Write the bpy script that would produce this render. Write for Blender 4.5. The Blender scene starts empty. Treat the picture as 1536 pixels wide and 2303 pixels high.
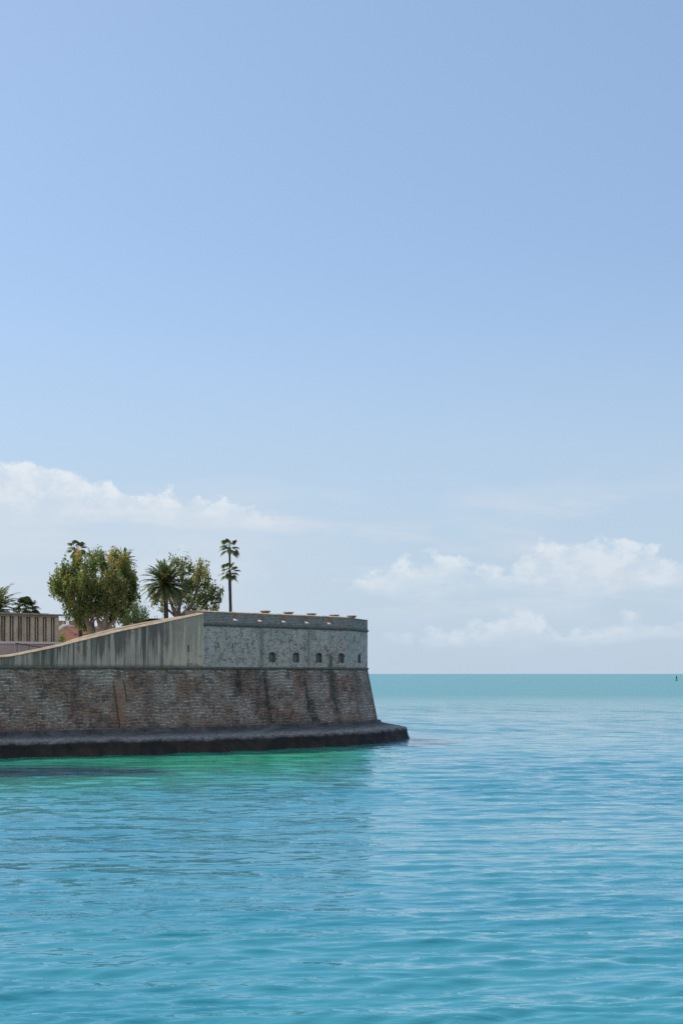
import bpy, math, random
import numpy as np
from mathutils import Vector
from mathutils.geometry import delaunay_2d_cdt

R = math.radians
scene = bpy.context.scene
COL = scene.collection

# ------------------------------------------------------------------ camera
EYE = 7.0                      # metres above the water
FPX = 3200.0                   # focal length in photo pixels
cam = bpy.data.cameras.new('camera')
cam.sensor_fit = 'VERTICAL'
cam.sensor_height = 36.0
cam.lens = 36.0 * FPX / 2303.0
cam.shift_y = (1515 - 1151.5) / 2303.0
cam.clip_start = 0.5
cam.clip_end = 90000
cam_o = bpy.data.objects.new('camera', cam)
cam_o.location = (0, 0, EYE)
cam_o.rotation_euler = (R(90), 0, 0)
COL.objects.link(cam_o)
scene.camera = cam_o

# ------------------------------------------------------------------ colour management
scene.view_settings.view_transform = 'Standard'
scene.view_settings.look = 'None'
scene.view_settings.exposure = 0.45
scene.view_settings.gamma = 1.0
scene.cycles.use_denoising = False
scene.cycles.max_bounces = 10
scene.cycles.diffuse_bounces = 4
scene.cycles.transmission_bounces = 8
scene.cycles.sample_clamp_indirect = 4.0

# ------------------------------------------------------------------ node helper
class NB:
    def __init__(self, nt):
        self.nt = nt
        nt.nodes.clear()
    def n(self, typ, props=None, **ins):
        nd = self.nt.nodes.new('ShaderNode' + typ)
        for k, v in (props or {}).items():
            setattr(nd, k, v)
        for k, v in ins.items():
            key = int(k[1:]) if (k[0] == 'i' and k[1:].isdigit()) else k.replace('_', ' ')
            self.put(nd.inputs[key], v)
        return nd
    def put(self, sock, v):
        if hasattr(v, 'is_output'):
            self.nt.links.new(v, sock)
        elif hasattr(v, 'outputs'):
            self.nt.links.new(v.outputs[0], sock)
        elif isinstance(v, (tuple, list)) and sock.type == 'RGBA' and len(v) == 3:
            sock.default_value = (*v, 1)
        else:
            sock.default_value = v
    def m(self, op, a, b=0.0, c=None, clamp=False):
        nd = self.nt.nodes.new('ShaderNodeMath')
        nd.operation = op
        nd.use_clamp = clamp
        self.put(nd.inputs[0], a)
        self.put(nd.inputs[1], b)
        if c is not None:
            self.put(nd.inputs[2], c)
        return nd.outputs[0]
    def add(self, *a):
        r = a[0]
        for x in a[1:]:
            r = self.m('ADD', r, x)
        return r
    def mul(self, *a):
        r = a[0]
        for x in a[1:]:
            r = self.m('MULTIPLY', r, x)
        return r
    def sub(self, a, b): return self.m('SUBTRACT', a, b)
    def ss(self, x, e0, e1):                       # smoothstep
        nd = self.n('MapRange', {'interpolation_type': 'SMOOTHSTEP'})
        self.put(nd.inputs[0], x)
        self.put(nd.inputs[1], e0)
        self.put(nd.inputs[2], e1)
        nd.inputs[3].default_value = 0
        nd.inputs[4].default_value = 1
        return nd.outputs[0]
    def gauss(self, x, c, w):
        t = self.m('DIVIDE', self.sub(x, c), w)
        return self.m('POWER', 2.71828, self.mul(self.mul(t, t), -1.0))
    def mix(self, f, a, b, mode='MIX'):
        nd = self.n('Mix', {'data_type': 'RGBA', 'blend_type': mode})
        self.put(nd.inputs[0], f)
        self.put(nd.inputs[6], a)
        self.put(nd.inputs[7], b)
        return nd.outputs[2]
    def noise(self, vec, scale, detail=4.0, rough=0.55, dist=0.0):
        nd = self.n('TexNoise', None, Vector=vec, Scale=scale, Detail=detail, Roughness=rough, Distortion=dist)
        return nd.outputs[0]
    def xyz(self, x, y, z=0.0):
        return self.n('CombineXYZ', None, i0=x, i1=y, i2=z).outputs[0]
    def scale(self, v, s):
        return self.n('VectorMath', {'operation': 'MULTIPLY'}, i0=v, i1=s).outputs[0]
    def ramp(self, f, stops):
        nd = self.n('ValToRGB', None, Fac=f)
        el = nd.color_ramp.elements
        while len(el) < len(stops):
            el.new(0.5)
        for e, (p, c) in zip(el, stops):
            e.position = p
            e.color = (*c, 1) if len(c) == 3 else c
        return nd.outputs[0]
    def curve(self, x, pts, lo, hi):              # piecewise curve; x in world units
        t = self.m('DIVIDE', self.sub(x, lo), hi - lo, clamp=True)
        nd = self.n('FloatCurve')
        self.put(nd.inputs[1], t)
        c = nd.mapping.curves[0]
        P = [((a - lo) / (hi - lo), b) for a, b in pts]
        while len(c.points) < len(P):
            c.points.new(0.5, 0.5)
        for q, (a, b) in zip(c.points, P):
            q.location = (a, b)
        nd.mapping.update()
        return nd.outputs[0]

# ------------------------------------------------------------------ sun and sky
SUN_AZ, SUN_EL = 50.0, 45.0    # degrees to the left of the view, above the horizon
sun_dir = Vector((-math.sin(R(SUN_AZ)) * math.cos(R(SUN_EL)), math.cos(R(SUN_AZ)) * math.cos(R(SUN_EL)), math.sin(R(SUN_EL))))
sl = bpy.data.lights.new('sun', 'SUN')
sl.energy = 3.6
sl.angle = R(0.5)
sl.color = (1.0, 0.93, 0.82)
sun = bpy.data.objects.new('sun', sl)
sun.rotation_euler = (-sun_dir).to_track_quat('-Z', 'Y').to_euler()
sun.location = (-60, 60, 120)
COL.objects.link(sun)

world = bpy.data.worlds.new('World')
scene.world = world
world.use_nodes = True
def build_world():
    b = NB(world.node_tree)
    sky = b.n('TexSky', {'sky_type': 'NISHITA', 'sun_disc': False, 'sun_elevation': R(SUN_EL),
                         'sun_rotation': R(-SUN_AZ), 'altitude': 10, 'air_density': 1.0,
                         'dust_density': 0.7, 'ozone_density': 2.0})
    tc = b.n('TexCoord')
    d = tc.outputs['Generated']
    sp = b.n('SeparateXYZ', None, i0=d)
    x, y, z = sp.outputs
    az = b.m('ARCTAN2', x, y)
    el = b.m('ARCSINE', z)
    K = 6.7                                         # radiance = colour * background strength 0.1
    def col(c): return tuple(v * K for v in c)
    ae = b.xyz(az, b.mul(el, 1.35))
    n1 = b.noise(ae, 52, 7, 0.64)
    n2 = b.noise(ae, 14, 3, 0.5)
    n3 = b.noise(b.xyz(b.mul(az, 0.35), b.mul(el, 1.6), 3.1), 26, 5, 0.6)
    vor = b.n('TexVoronoi', {'feature': 'SMOOTH_F1'}, Vector=ae, Scale=70, Smoothness=0.55, Detail=1.5)
    puff = b.sub(0.55, vor.outputs['Distance'])
    lump = b.add(b.mul(b.sub(n1, 0.5), 0.034), b.mul(puff, 0.012))
    def bank(pts, lo, hi, soft, base0, base1, azfade):
        top = b.curve(az, pts, lo, hi)
        h = b.sub(b.add(top, lump), el)            # height below the cloud's top
        a = b.ss(h, 0.0, soft)
        a = b.mul(a, b.ss(b.add(el, b.mul(b.sub(n3, 0.5), 0.05)), base0, base1))
        a = b.mul(a, b.add(0.5, b.mul(b.ss(n1, 0.34, 0.58), 0.5)))
        for (e0, e1) in azfade:
            a = b.mul(a, b.ss(az, e0, e1))
        lit = b.m('POWER', 2.71828, b.mul(h, -55.0))
        return a, lit
    a1, l1 = bank([(-0.6, 0.19), (-0.40, 0.172), (-0.24, 0.152), (-0.20, 0.145), (-0.16, 0.134), (-0.11, 0.127), (-0.06, 0.118), (0.02, 0.105), (0.1, 0.09)],
                  -0.6, 0.1, 0.006, 0.100, 0.132, [(0.0, -0.07)])
    a2, l2 = bank([(-0.02, 0.060), (0.01, 0.071), (0.03, 0.081), (0.072, 0.088), (0.10, 0.080), (0.115, 0.078), (0.13, 0.092), (0.152, 0.098), (0.20, 0.095), (0.24, 0.084), (0.5, 0.09)],
                  -0.02, 0.5, 0.008, 0.046, 0.074, [(-0.015, 0.02)])
    a3, l3 = bank([(-0.02, 0.028), (0.04, 0.032), (0.07, 0.036), (0.10, 0.042), (0.13, 0.050), (0.15, 0.036), (0.18, 0.040), (0.195, 0.046), (0.24, 0.042), (0.5, 0.05)],
                  -0.02, 0.5, 0.010, 0.016, 0.034, [(-0.01, 0.04)])
    a4, l4 = bank([(-0.5, 0.09), (-0.24, 0.083), (-0.17, 0.088), (-0.15, 0.078), (-0.115, 0.096), (-0.095, 0.082), (-0.07, 0.090), (-0.03, 0.078), (0.05, 0.06)],
                  -0.5, 0.05, 0.012, 0.070, 0.100, [(0.0, -0.06)])
    # thin veil of high haze low in the sky
    veil = b.mul(b.ss(el, 0.30, 0.03), b.add(0.70, b.mul(n3, 0.35)))
    hs = b.n('HueSaturation', None, i0=0.5, i1=1.0, i2=0.97, i4=sky.outputs[0])
    c = b.mix(1.0, hs.outputs[0], (0.99, 1.02, 1.05), 'MULTIPLY')
    c = b.mix(0.48, c, col((0.380, 0.560, 0.840)))
    c = b.mix(veil, c, col((0.555, 0.69, 0.83)))
    wisp = b.mul(b.ss(n3, 0.42, 0.66), b.ss(el, 0.15, 0.10), b.ss(el, 0.02, 0.06), 0.65)
    c = b.mix(wisp, c, col((0.70, 0.785, 0.88)))
    leftwhite = b.mul(b.ss(az, 0.06, -0.14), b.ss(el, 0.125, 0.085), b.add(0.35, b.mul(n3, 0.7)), 0.8)
    c = b.mix(leftwhite, c, col((0.68, 0.77, 0.87)))
    shade, bright = col((0.66, 0.755, 0.86)), col((0.85, 0.91, 0.96))
    def lay(c, a, l, k, kb):
        cc = b.mix(b.m('ADD', b.mul(l, kb), b.mul(b.ss(n1, 0.40, 0.66), 0.5), clamp=True), shade, bright)
        return b.mix(b.mul(a, k), c, cc)
    c = lay(c, a4, l4, 0.55, 0.6)
    c = lay(c, a1, l1, 0.95, 1.0)
    c = lay(c, a3, l3, 0.55, 0.85)
    c = lay(c, a2, l2, 0.76, 0.9)
    # unseen bright clouds added behind the viewer to brighten the shaded walls
    cov = b.ss(b.noise(b.scale(d, (1.0, 1.0, 1.8)), 2.6, 6, 0.6), 0.40, 0.54)
    back = b.mul(b.ss(y, 0.10, -0.25), b.ss(z, 0.0, 0.08), cov)
    c = b.mix(b.mul(back, 0.92), c, col((0.98, 0.95, 0.92)))
    bg = b.n('Background', None, Color=c, Strength=0.1)
    o = b.n('OutputWorld', None, Surface=bg.outputs[0])
build_world()

# ------------------------------------------------------------------ mesh helpers
def P(px, py, Y):              # the point at depth Y that the photo shows at (px, py)
    return Vector(((px - 768) / FPX * Y, Y, EYE + (1515 - py) / FPX * Y))

class MB:
    def __init__(s):
        s.v, s.f, s.uv, s.tone = [], [], [], []
    def poly(s, pts, uv=None, tone=0.0):
        k = len(s.v)
        s.v += [tuple(p) for p in pts]
        s.f.append(tuple(range(k, k + len(pts))))
        s.uv.append(uv if uv else [(0, 0)] * len(pts))
        s.tone.append(tone)
    def box(s, c, size, rz=0.0, taper=1.0):
        cx, cy, cz = c
        a, bb, h = size[0] / 2, size[1] / 2, size[2] / 2
        co, si = math.cos(rz), math.sin(rz)
        V = []
        for dz in (-1, 1):
            k = taper if dz > 0 else 1
            for sx, sy in ((-1, -1), (1, -1), (1, 1), (-1, 1)):
                X, Y = sx * a * k, sy * bb * k
                V.append((cx + X * co - Y * si, cy + X * si + Y * co, cz + dz * h))
        for q, (w, hh) in (((0, 1, 5, 4), (size[0], size[2])), ((1, 2, 6, 5), (size[1], size[2])), ((2, 3, 7, 6), (size[0], size[2])),
                           ((3, 0, 4, 7), (size[1], size[2])), ((4, 5, 6, 7), (size[0], size[1])), ((3, 2, 1, 0), (size[0], size[1]))):
            s.poly([V[i] for i in q], [(0, 0), (w, 0), (w, hh), (0, hh)])
    def tube(s, path, radii, n=8, tone=0.0, cap=True):
        path = [Vector(p) for p in path]
        k0 = len(s.v)
        L = 0
        Ls = []
        for i, p in enumerate(path):
            t = (path[min(i + 1, len(path) - 1)] - path[max(i - 1, 0)]).normalized()
            up = Vector((0, 1, 0)) if abs(t.y) < 0.9 else Vector((1, 0, 0))
            a = t.cross(up).normalized()
            c = t.cross(a).normalized()
            if i: L += (p - path[i - 1]).length
            Ls.append(L)
            for j in range(n):
                th = 2 * math.pi * j / n
                s.v.append(tuple(p + (a * math.cos(th) + c * math.sin(th)) * radii[i]))
        for i in range(len(path) - 1):
            for j in range(n):
                j2 = (j + 1) % n
                s.f.append((k0 + i * n + j, k0 + i * n + j2, k0 + (i + 1) * n + j2, k0 + (i + 1) * n + j))
                s.uv.append([(j / n, Ls[i]), ((j + 1) / n, Ls[i]), ((j + 1) / n, Ls[i + 1]), (j / n, Ls[i + 1])])
                s.tone.append(tone)
        if cap:
            s.f.append(tuple(k0 + (len(path) - 1) * n + j for j in range(n)))
            s.uv.append([(0, 0)] * n)
            s.tone.append(tone)
    def sweep(s, path, section):
        """section: list of (out, up) along a plan path with miters; closed profile."""
        n = len(path)
        nor = [plan_normal(path[i], path[i + 1]) for i in range(n - 1)]
        rings, L = [], 0
        for i, p in enumerate(path):
            a = nor[max(i - 1, 0)]
            c = nor[min(i, n - 2)]
            mt = (a + c) / (1 + a.dot(c))
            if i: L += (Vector(p) - Vector(path[i - 1])).length
            rings.append(([Vector((p[0] + mt.x * o, p[1] + mt.y * o, p[2] + u)) for o, u in section], L))
        m = len(section)
        for i in range(n - 1):
            for j in range(m):
                j2 = (j + 1) % m
                (r0, l0), (r1, l1) = rings[i], rings[i + 1]
                w = math.hypot(section[j2][0] - section[j][0], section[j2][1] - section[j][1])
                s.poly([r0[j], r1[j], r1[j2], r0[j2]], [(l0, 0), (l1, 0), (l1, w), (l0, w)])
        s.poly(list(reversed(rings[0][0])))
        s.poly(rings[-1][0])
    def build(s, name, mat, parent=None, smooth=False, loc=None, tone=False):
        me = bpy.data.meshes.new(name)
        V = s.v
        if loc is not None:
            V = [(a - loc[0], c - loc[1], d - loc[2]) for a, c, d in V]
        me.from_pydata(V, [], s.f)
        ul = me.uv_layers.new(name='UVMap')
        flat = [c for f in s.uv for q in f for c in q]
        ul.data.foreach_set('uv', flat)
        if tone:
            at = me.attributes.new('tone', 'FLOAT', 'FACE')
            at.data.foreach_set('value', s.tone)
        if smooth:
            me.polygons.foreach_set('use_smooth', [True] * len(me.polygons))
        me.materials.append(mat)
        me.update()
        o = bpy.data.objects.new(name, me)
        COL.objects.link(o)
        if parent is not None:
            o.parent = parent
        return o

def plan_normal(a, b):         # to the right of a -> b, seen from above
    d = Vector((b[0] - a[0], b[1] - a[1]))
    d.normalize()
    return Vector((d.y, -d.x))

def tag(o, label=None, cat=None, group=None, kind=None):
    if label: o['label'] = label
    if cat: o['category'] = cat
    if group: o['group'] = group
    if kind: o['kind'] = kind
    return o

def thing(name, loc, label, cat, group=None):
    o = bpy.data.objects.new(name, None)
    o.empty_display_size = 0.3
    o.location = loc
    COL.objects.link(o)
    return tag(o, label, cat, group)

# ------------------------------------------------------------------ materials
def material(name, fn):
    m = bpy.data.materials.new(name)
    m.use_nodes = True
    b = NB(m.node_tree)
    out = b.n('OutputMaterial')
    sh = fn(b)
    b.put(out.inputs[0], sh)
    return m

def surf(b, col, rough=0.85, bump=None, strength=0.5, dist=0.05, spec=0.3, **kw):
    p = b.n('BsdfPrincipled')
    b.put(p.inputs['Base Color'], col)
    b.put(p.inputs['Roughness'], rough)
    b.put(p.inputs['Specular IOR Level'], spec)
    if bump is not None:
        bp = b.n('Bump', None, Strength=strength, Distance=dist, Height=bump)
        b.put(p.inputs['Normal'], bp.outputs[0])
    return p.outputs[0]

def uvxy(b):
    tc = b.n('TexCoord')
    sp = b.n('SeparateXYZ', None, i0=tc.outputs['UV'])
    return tc.outputs['UV'], sp.outputs[0], sp.outputs[1]

def m_scarp(stains):
    def fn(b):
        uv, u, v = uvxy(b)
        wob = b.n('TexNoise', None, Vector=uv, Scale=0.5, Detail=2.0)
        uvw = b.n('VectorMath', {'operation': 'ADD'}, i0=uv, i1=b.scale(wob.outputs[1], (0.6, 0.55, 0))).outputs[0]
        br = b.n('TexBrick', {'offset': 0.5}, Vector=uvw, Scale=1.0, Mortar_Size=0.0, Bias=-0.2, Brick_Width=0.42, Row_Height=0.12,
                 Color1=(0.20, 0.140, 0.112), Color2=(0.35, 0.228, 0.172), Mortar=(0.1, 0.08, 0.07))
        spw = b.n('SeparateXYZ', None, i0=uvw)
        rowv = b.m('DIVIDE', spw.outputs[1], 0.30)
        ridx = b.m('FLOOR', rowv)
        rfr = b.m('ABSOLUTE', b.sub(b.sub(rowv, ridx), 0.5))
        dash = b.noise(b.xyz(b.mul(u, 1.9), b.mul(ridx, 3.7), 0), 1.0, 2, 0.6)
        fac = b.mul(b.ss(rfr, 0.26, 0.40), b.ss(dash, 0.40, 0.52))
        big = b.noise(uv, 0.22, 5, 0.6)
        big2 = b.noise(b.n('VectorMath', {'operation': 'ADD'}, i0=uv, i1=(31, 7, 0)).outputs[0], 0.35, 5, 0.6)
        mid = b.noise(uv, 1.6, 5, 0.65)
        fine = b.noise(b.scale(uv, (0.7, 1.4, 1)), 7.0, 3, 0.7)
        blot = b.noise(b.n('VectorMath', {'operation': 'ADD'}, i0=uv, i1=(11, 3, 0)).outputs[0], 0.8, 6, 0.75)
        c = br.outputs['Color']
        c = b.mix(b.mul(b.ss(mid, 0.44, 0.60), 0.9), c, (0.085, 0.075, 0.072))
        c = b.mix(b.mul(b.ss(big2, 0.52, 0.66), 0.65), c, (0.25, 0.135, 0.098))          # redder brick
        c = b.mix(b.mul(b.ss(big, 0.42, 0.60), 0.75), c, (0.26, 0.24, 0.22))            # grey weathered
        pale = b.mul(fac, b.ss(b.add(big, b.mul(b.sub(blot, 0.5), 1.5)), 0.40, 0.55))
        c = b.mix(b.mul(pale, 0.85), c, (0.56, 0.55, 0.52))                               # pale mortar where it survives
        c = b.mix(b.mul(b.ss(rfr, 0.34, 0.46), b.sub(1.0, pale), 0.55), c, (0.045, 0.04, 0.038))            # open joints elsewhere
        c = b.mix(b.mul(b.ss(fine, 0.56, 0.72), 0.7), c, (0.55, 0.53, 0.49))              # mortar crumbs
        c = b.mix(b.mul(b.ss(fine, 0.42, 0.28), 0.85), c, (0.025, 0.022, 0.022))           # pits
        c = b.mix(b.mul(b.ss(blot, 0.50, 0.62), 0.7), c, (0.055, 0.050, 0.050))
        c = b.mix(b.mul(b.ss(blot, 0.42, 0.33), b.ss(fine, 0.40, 0.6), 0.7), c, (0.48, 0.47, 0.45))
        st = b.noise(b.xyz(b.mul(u, 0.7), b.mul(v, 0.07), 2), 1.0, 4, 0.6)
        c = b.mix(b.mul(b.ss(st, 0.56, 0.72), 0.55), c, (0.05, 0.048, 0.046))
        for (s0, w, z0, z1, cc, k) in stains:
            wv = b.add(u, b.mul(b.sub(mid, 0.5), 0.7))
            g = b.mul(b.gauss(wv, s0, w), b.ss(v, z0 - 0.5, z0 + 0.5), b.ss(v, z1 + 0.5, z1 - 0.5), b.ss(b.noise(uv, 2.6, 4, 0.7), 0.34, 0.52), k)
            c = b.mix(g, c, cc)
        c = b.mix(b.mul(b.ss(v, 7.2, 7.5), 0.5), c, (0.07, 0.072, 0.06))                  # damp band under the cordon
        c = b.mix(b.mul(b.ss(b.add(v, b.mul(mid, 0.8)), 2.9, 2.3), 0.6), c, (0.075, 0.075, 0.07))
        h = b.add(b.mul(fac, -0.6), b.mul(fine, 0.7), b.mul(mid, 0.9))
        return surf(b, c, 0.92, h, 0.9, 0.08, 0.15)
    return fn

def m_plaster(L):              # streaked render of the ramp wall; u runs to L at the pale end
    def fn(b):
        uv, u, v = uvxy(b)
        big = b.noise(uv, 0.3, 4, 0.6)
        mid = b.noise(uv, 1.8, 5, 0.65)
        fine = b.noise(uv, 7, 3, 0.7)
        st = b.noise(b.xyz(b.mul(u, 2.6), b.mul(v, 0.12), 0), 1.0, 5, 0.65)
        st2 = b.noise(b.xyz(b.mul(u, 0.7), b.mul(v, 0.05), 9), 1.0, 3, 0.6)
        end = b.ss(b.add(u, b.mul(big, 4)), L - 2.6, L - 0.6)
        c = b.mix(b.ss(big, 0.3, 0.7), (0.385, 0.325, 0.29), (0.46, 0.395, 0.35))
        c = b.mix(end, c, (0.50, 0.43, 0.355))
        dk = b.mul(b.ss(b.add(st, b.mul(b.sub(v, 9.0), 0.035)), 0.46, 0.56), b.sub(1.0, b.mul(end, 0.55)))
        c = b.mix(b.mul(dk, 0.88), c, (0.105, 0.094, 0.092))
        c = b.mix(b.mul(b.ss(st2, 0.48, 0.62), b.sub(1.0, end), 0.7), c, (0.075, 0.078, 0.072))
        c = b.mix(b.mul(b.ss(b.noise(b.xyz(b.mul(u, 3.4), b.mul(v, 0.12), 5), 1.0, 3, 0.6), 0.57, 0.66), b.ss(v, 10.6, 8.2), 0.85), c, (0.50, 0.475, 0.425))
        c = b.mix(b.mul(b.ss(b.noise(uv, 0.45, 3, 0.5), 0.60, 0.68), b.ss(mid, 0.4, 0.6), 0.8), c, (0.20, 0.115, 0.08))
        pit = b.mul(b.ss(b.noise(uv, 3.2, 3, 0.7), 0.62, 0.70), b.ss(u, L - 4.0, L - 1.0))
        c = b.mix(b.mul(pit, 0.8), c, (0.10, 0.065, 0.05))
        c = b.mix(b.mul(b.ss(fine, 0.38, 0.26), 0.6), c, (0.05, 0.05, 0.05))
        c = b.mix(b.mul(b.ss(v, 7.95, 7.6), 0.7), c, (0.10, 0.11, 0.09))
        return surf(b, c, 0.9, b.add(mid, b.mul(fine, 0.5)), 0.6, 0.05, 0.2)
    return fn

def m_rubble(stains):           # grey rendered rubble of the upper face
    def fn(b):
        uv, u, v = uvxy(b)
        big = b.noise(uv, 0.28, 4, 0.6)
        mid = b.noise(uv, 1.5, 5, 0.65)
        fine = b.noise(uv, 5.5, 4, 0.7)
        vor = b.n('TexVoronoi', {'feature': 'DISTANCE_TO_EDGE'}, Vector=uv, Scale=3.2, Randomness=1.0)
        c = b.mix(b.ss(big, 0.35, 0.65), (0.40, 0.37, 0.34), (0.48, 0.445, 0.41))
        c = b.mix(b.ss(mid, 0.48, 0.66), c, (0.265, 0.25, 0.232))
        red = b.mul(b.ss(b.noise(b.n('VectorMath', {'operation': 'ADD'}, i0=uv, i1=(4, 9, 0)).outputs[0], 0.42, 4, 0.6), 0.53, 0.63), b.ss(u, 8.0, 13.0))
        c = b.mix(b.mul(red, 0.75, b.ss(mid, 0.35, 0.6)), c, (0.23, 0.15, 0.115))
        c = b.mix(b.mul(b.ss(fine, 0.54, 0.64), 0.75), c, (0.50, 0.50, 0.48))
        c = b.mix(b.mul(b.ss(fine, 0.44, 0.36), 0.6), c, (0.13, 0.13, 0.125))
        pit = b.mul(b.ss(b.noise(uv, 5.0, 4, 0.72), 0.47, 0.38), b.ss(b.add(mid, b.mul(big, 0.5)), 0.56, 0.76))
        c = b.mix(b.mul(pit, 0.9), c, (0.04, 0.042, 0.04))
        c = b.mix(b.mul(b.ss(vor.outputs[0], 0.05, 0.0), b.ss(mid, 0.45, 0.6), 0.4), c, (0.08, 0.08, 0.075))
        st = b.noise(b.xyz(b.mul(u, 0.9), b.mul(v, 0.09), 2), 1.0, 4, 0.6)
        c = b.mix(b.mul(b.ss(st, 0.57, 0.70), 0.5), c, (0.10, 0.105, 0.098))
        for (s0, w, z0, z1, cc, k) in stains:
            g = b.mul(b.gauss(b.add(u, b.mul(b.sub(mid, 0.5), 0.4)), s0, w), b.ss(v, z0 - 0.4, z0 + 0.4), b.ss(v, z1 + 0.4, z1 - 0.4), k)
            c = b.mix(g, c, cc)
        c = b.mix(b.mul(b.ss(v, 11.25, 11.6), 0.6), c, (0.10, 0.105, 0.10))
        return surf(b, c, 0.92, b.add(mid, b.mul(fine, 0.7)), 0.9, 0.07, 0.15)
    return fn

def m_parapet(b):
    uv, u, v = uvxy(b)
    br = b.n('TexBrick', {'offset': 0.5}, Vector=uv, Scale=1.0, Mortar_Size=0.02, Mortar_Smooth=0.3, Brick_Width=0.5, Row_Height=0.15,
             Color1=(0.275, 0.255, 0.24), Color2=(0.34, 0.315, 0.295), Mortar=(0.12, 0.115, 0.11))
    mid = b.noise(uv, 1.4, 5, 0.65)
    fine = b.noise(b.scale(uv, (0.5, 1.5, 1)), 6, 3, 0.7)
    c = b.mix(b.mul(b.ss(mid, 0.48, 0.66), 0.7), br.outputs[0], (0.12, 0.128, 0.122))
    c = b.mix(b.mul(b.ss(fine, 0.58, 0.7), 0.5), c, (0.30, 0.31, 0.30))
    c = b.mix(b.mul(b.ss(v, 11.95, 11.62), 0.6), c, (0.09, 0.10, 0.095))
    return surf(b, c, 0.92, b.add(b.mul(br.outputs['Fac'], -0.5), fine), 0.7, 0.05, 0.15)

def m_redbrick(b):
    tc = b.n('TexCoord')
    br = b.n('TexBrick', None, Vector=tc.outputs['UV'], Scale=1.0, Mortar_Size=0.015, Brick_Width=0.26, Row_Height=0.07,
             Color1=(0.30, 0.145, 0.09), Color2=(0.24, 0.12, 0.08), Mortar=(0.32, 0.28, 0.23))
    n = b.noise(tc.outputs['Object'], 3, 4, 0.6)
    c = b.mix(b.mul(b.ss(n, 0.45, 0.65), 0.7), br.outputs[0], (0.20, 0.15, 0.12))
    return surf(b, c, 0.9, n, 0.5, 0.03)

def simple(c1, c2, scale=2.0, rough=0.85, detail=5, bump=0.4, streak=False, spec=0.3):
    def fn(b):
        tc = b.n('TexCoord')
        v = tc.outputs['Object']
        n = b.noise(v, scale, detail, 0.65)
        n2 = b.noise(v, scale * 4.3, 3, 0.6)
        c = b.mix(b.ss(n, 0.34, 0.66), c1, c2)
        c = b.mix(b.mul(b.ss(n2, 0.58, 0.7), 0.35), c, tuple(x * 0.5 for x in c1))
        if streak:
            s = b.noise(b.scale(v, (3.0, 3.0, 0.22)), 1.0, 4, 0.6)
            c = b.mix(b.mul(b.ss(s, 0.5, 0.68), 0.65), c, tuple(x * 0.38 for x in c1))
        return surf(b, c, rough, b.add(n, b.mul(n2, 0.5)), bump, 0.04, spec)
    return fn

def m_apron(b):
    tc = b.n('TexCoord')
    v = tc.outputs['Object']
    sp = b.n('SeparateXYZ', None, i0=v)
    z = sp.outputs[2]
    n = b.noise(v, 0.8, 5, 0.65)
    n2 = b.noise(v, 4, 4, 0.7)
    uv, u, w = uvxy(b)
    c = b.mix(b.ss(n, 0.35, 0.65), (0.045, 0.052, 0.060), (0.11, 0.12, 0.13))
    edge = b.gauss(b.add(z, b.mul(b.sub(n, 0.5), 0.35)), 1.38, 0.16)
    c = b.mix(b.mul(edge, b.ss(n2, 0.35, 0.6), 0.8), c, (0.33, 0.34, 0.35))                           # worn pale crest
    wet = b.ss(b.add(z, b.mul(b.sub(n, 0.5), 1.1)), 1.95, 2.15)
    c = b.mix(b.mul(wet, 0.6), c, (0.075, 0.078, 0.08))
    sl = b.noise(b.xyz(b.mul(b.add(u, b.mul(w, 0.5)), 0.55), b.mul(w, 0.12), 0), 1.0, 4, 0.6)
    c = b.mix(b.mul(b.ss(sl, 0.55, 0.66), 0.6), c, (0.055, 0.06, 0.065))           # dark run-off stains
    c = b.mix(b.mul(b.ss(sl, 0.40, 0.33), 0.45), c, (0.26, 0.27, 0.275))
    dark_band = b.ss(b.add(z, b.mul(b.sub(n, 0.5), 0.5)), 1.16, 0.98)
    dark = b.mix(b.ss(b.noise(v, 0.5, 5, 0.7), 0.42, 0.62), (0.016, 0.017, 0.019), (0.038, 0.031, 0.030))
    c = b.mix(dark_band, c, dark)                                                        # weed-covered tidal band
    c = b.mix(b.mul(b.ss(n2, 0.36, 0.24), 0.7), c, (0.02, 0.02, 0.02))
    return surf(b, c, 0.8, b.add(b.mul(n, 1.2), b.mul(n2, 0.6)), 0.9, 0.12, 0.25)

def m_leaf(stops, trans=0.35):
    def fn(b):
        at = b.n('Attribute', {'attribute_name': 'tone'})
        c = b.ramp(at.outputs['Fac'], stops)
        d = b.n('BsdfPrincipled')
        b.put(d.inputs['Base Color'], c)
        d.inputs['Roughness'].default_value = 0.45
        d.inputs['Specular IOR Level'].default_value = 0.35
        t = b.n('BsdfTranslucent', None, Color=b.mix(1.0, c, (1.25, 1.2, 0.6), 'MULTIPLY'))
        mx = b.n('MixShader', None, i0=trans, i1=d.outputs[0], i2=t.outputs[0])
        return mx.outputs[0]
    return fn

# ------------------------------------------------------------------ plan of the bastion
def plan(px, Y): return Vector(((px - 768) / FPX * Y, Y))
A = plan(0, 122.0)
B = plan(458, 133.3)
C = plan(789, 148.4)
D = plan(826.5, 154.0)
AB = (B - A).normalized()
Z = A - AB * 75
E = D + Vector((-0.42, 0.907)) * 70
Zc, Zt = 7.52, 12.78           # cordon height, parapet height

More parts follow.
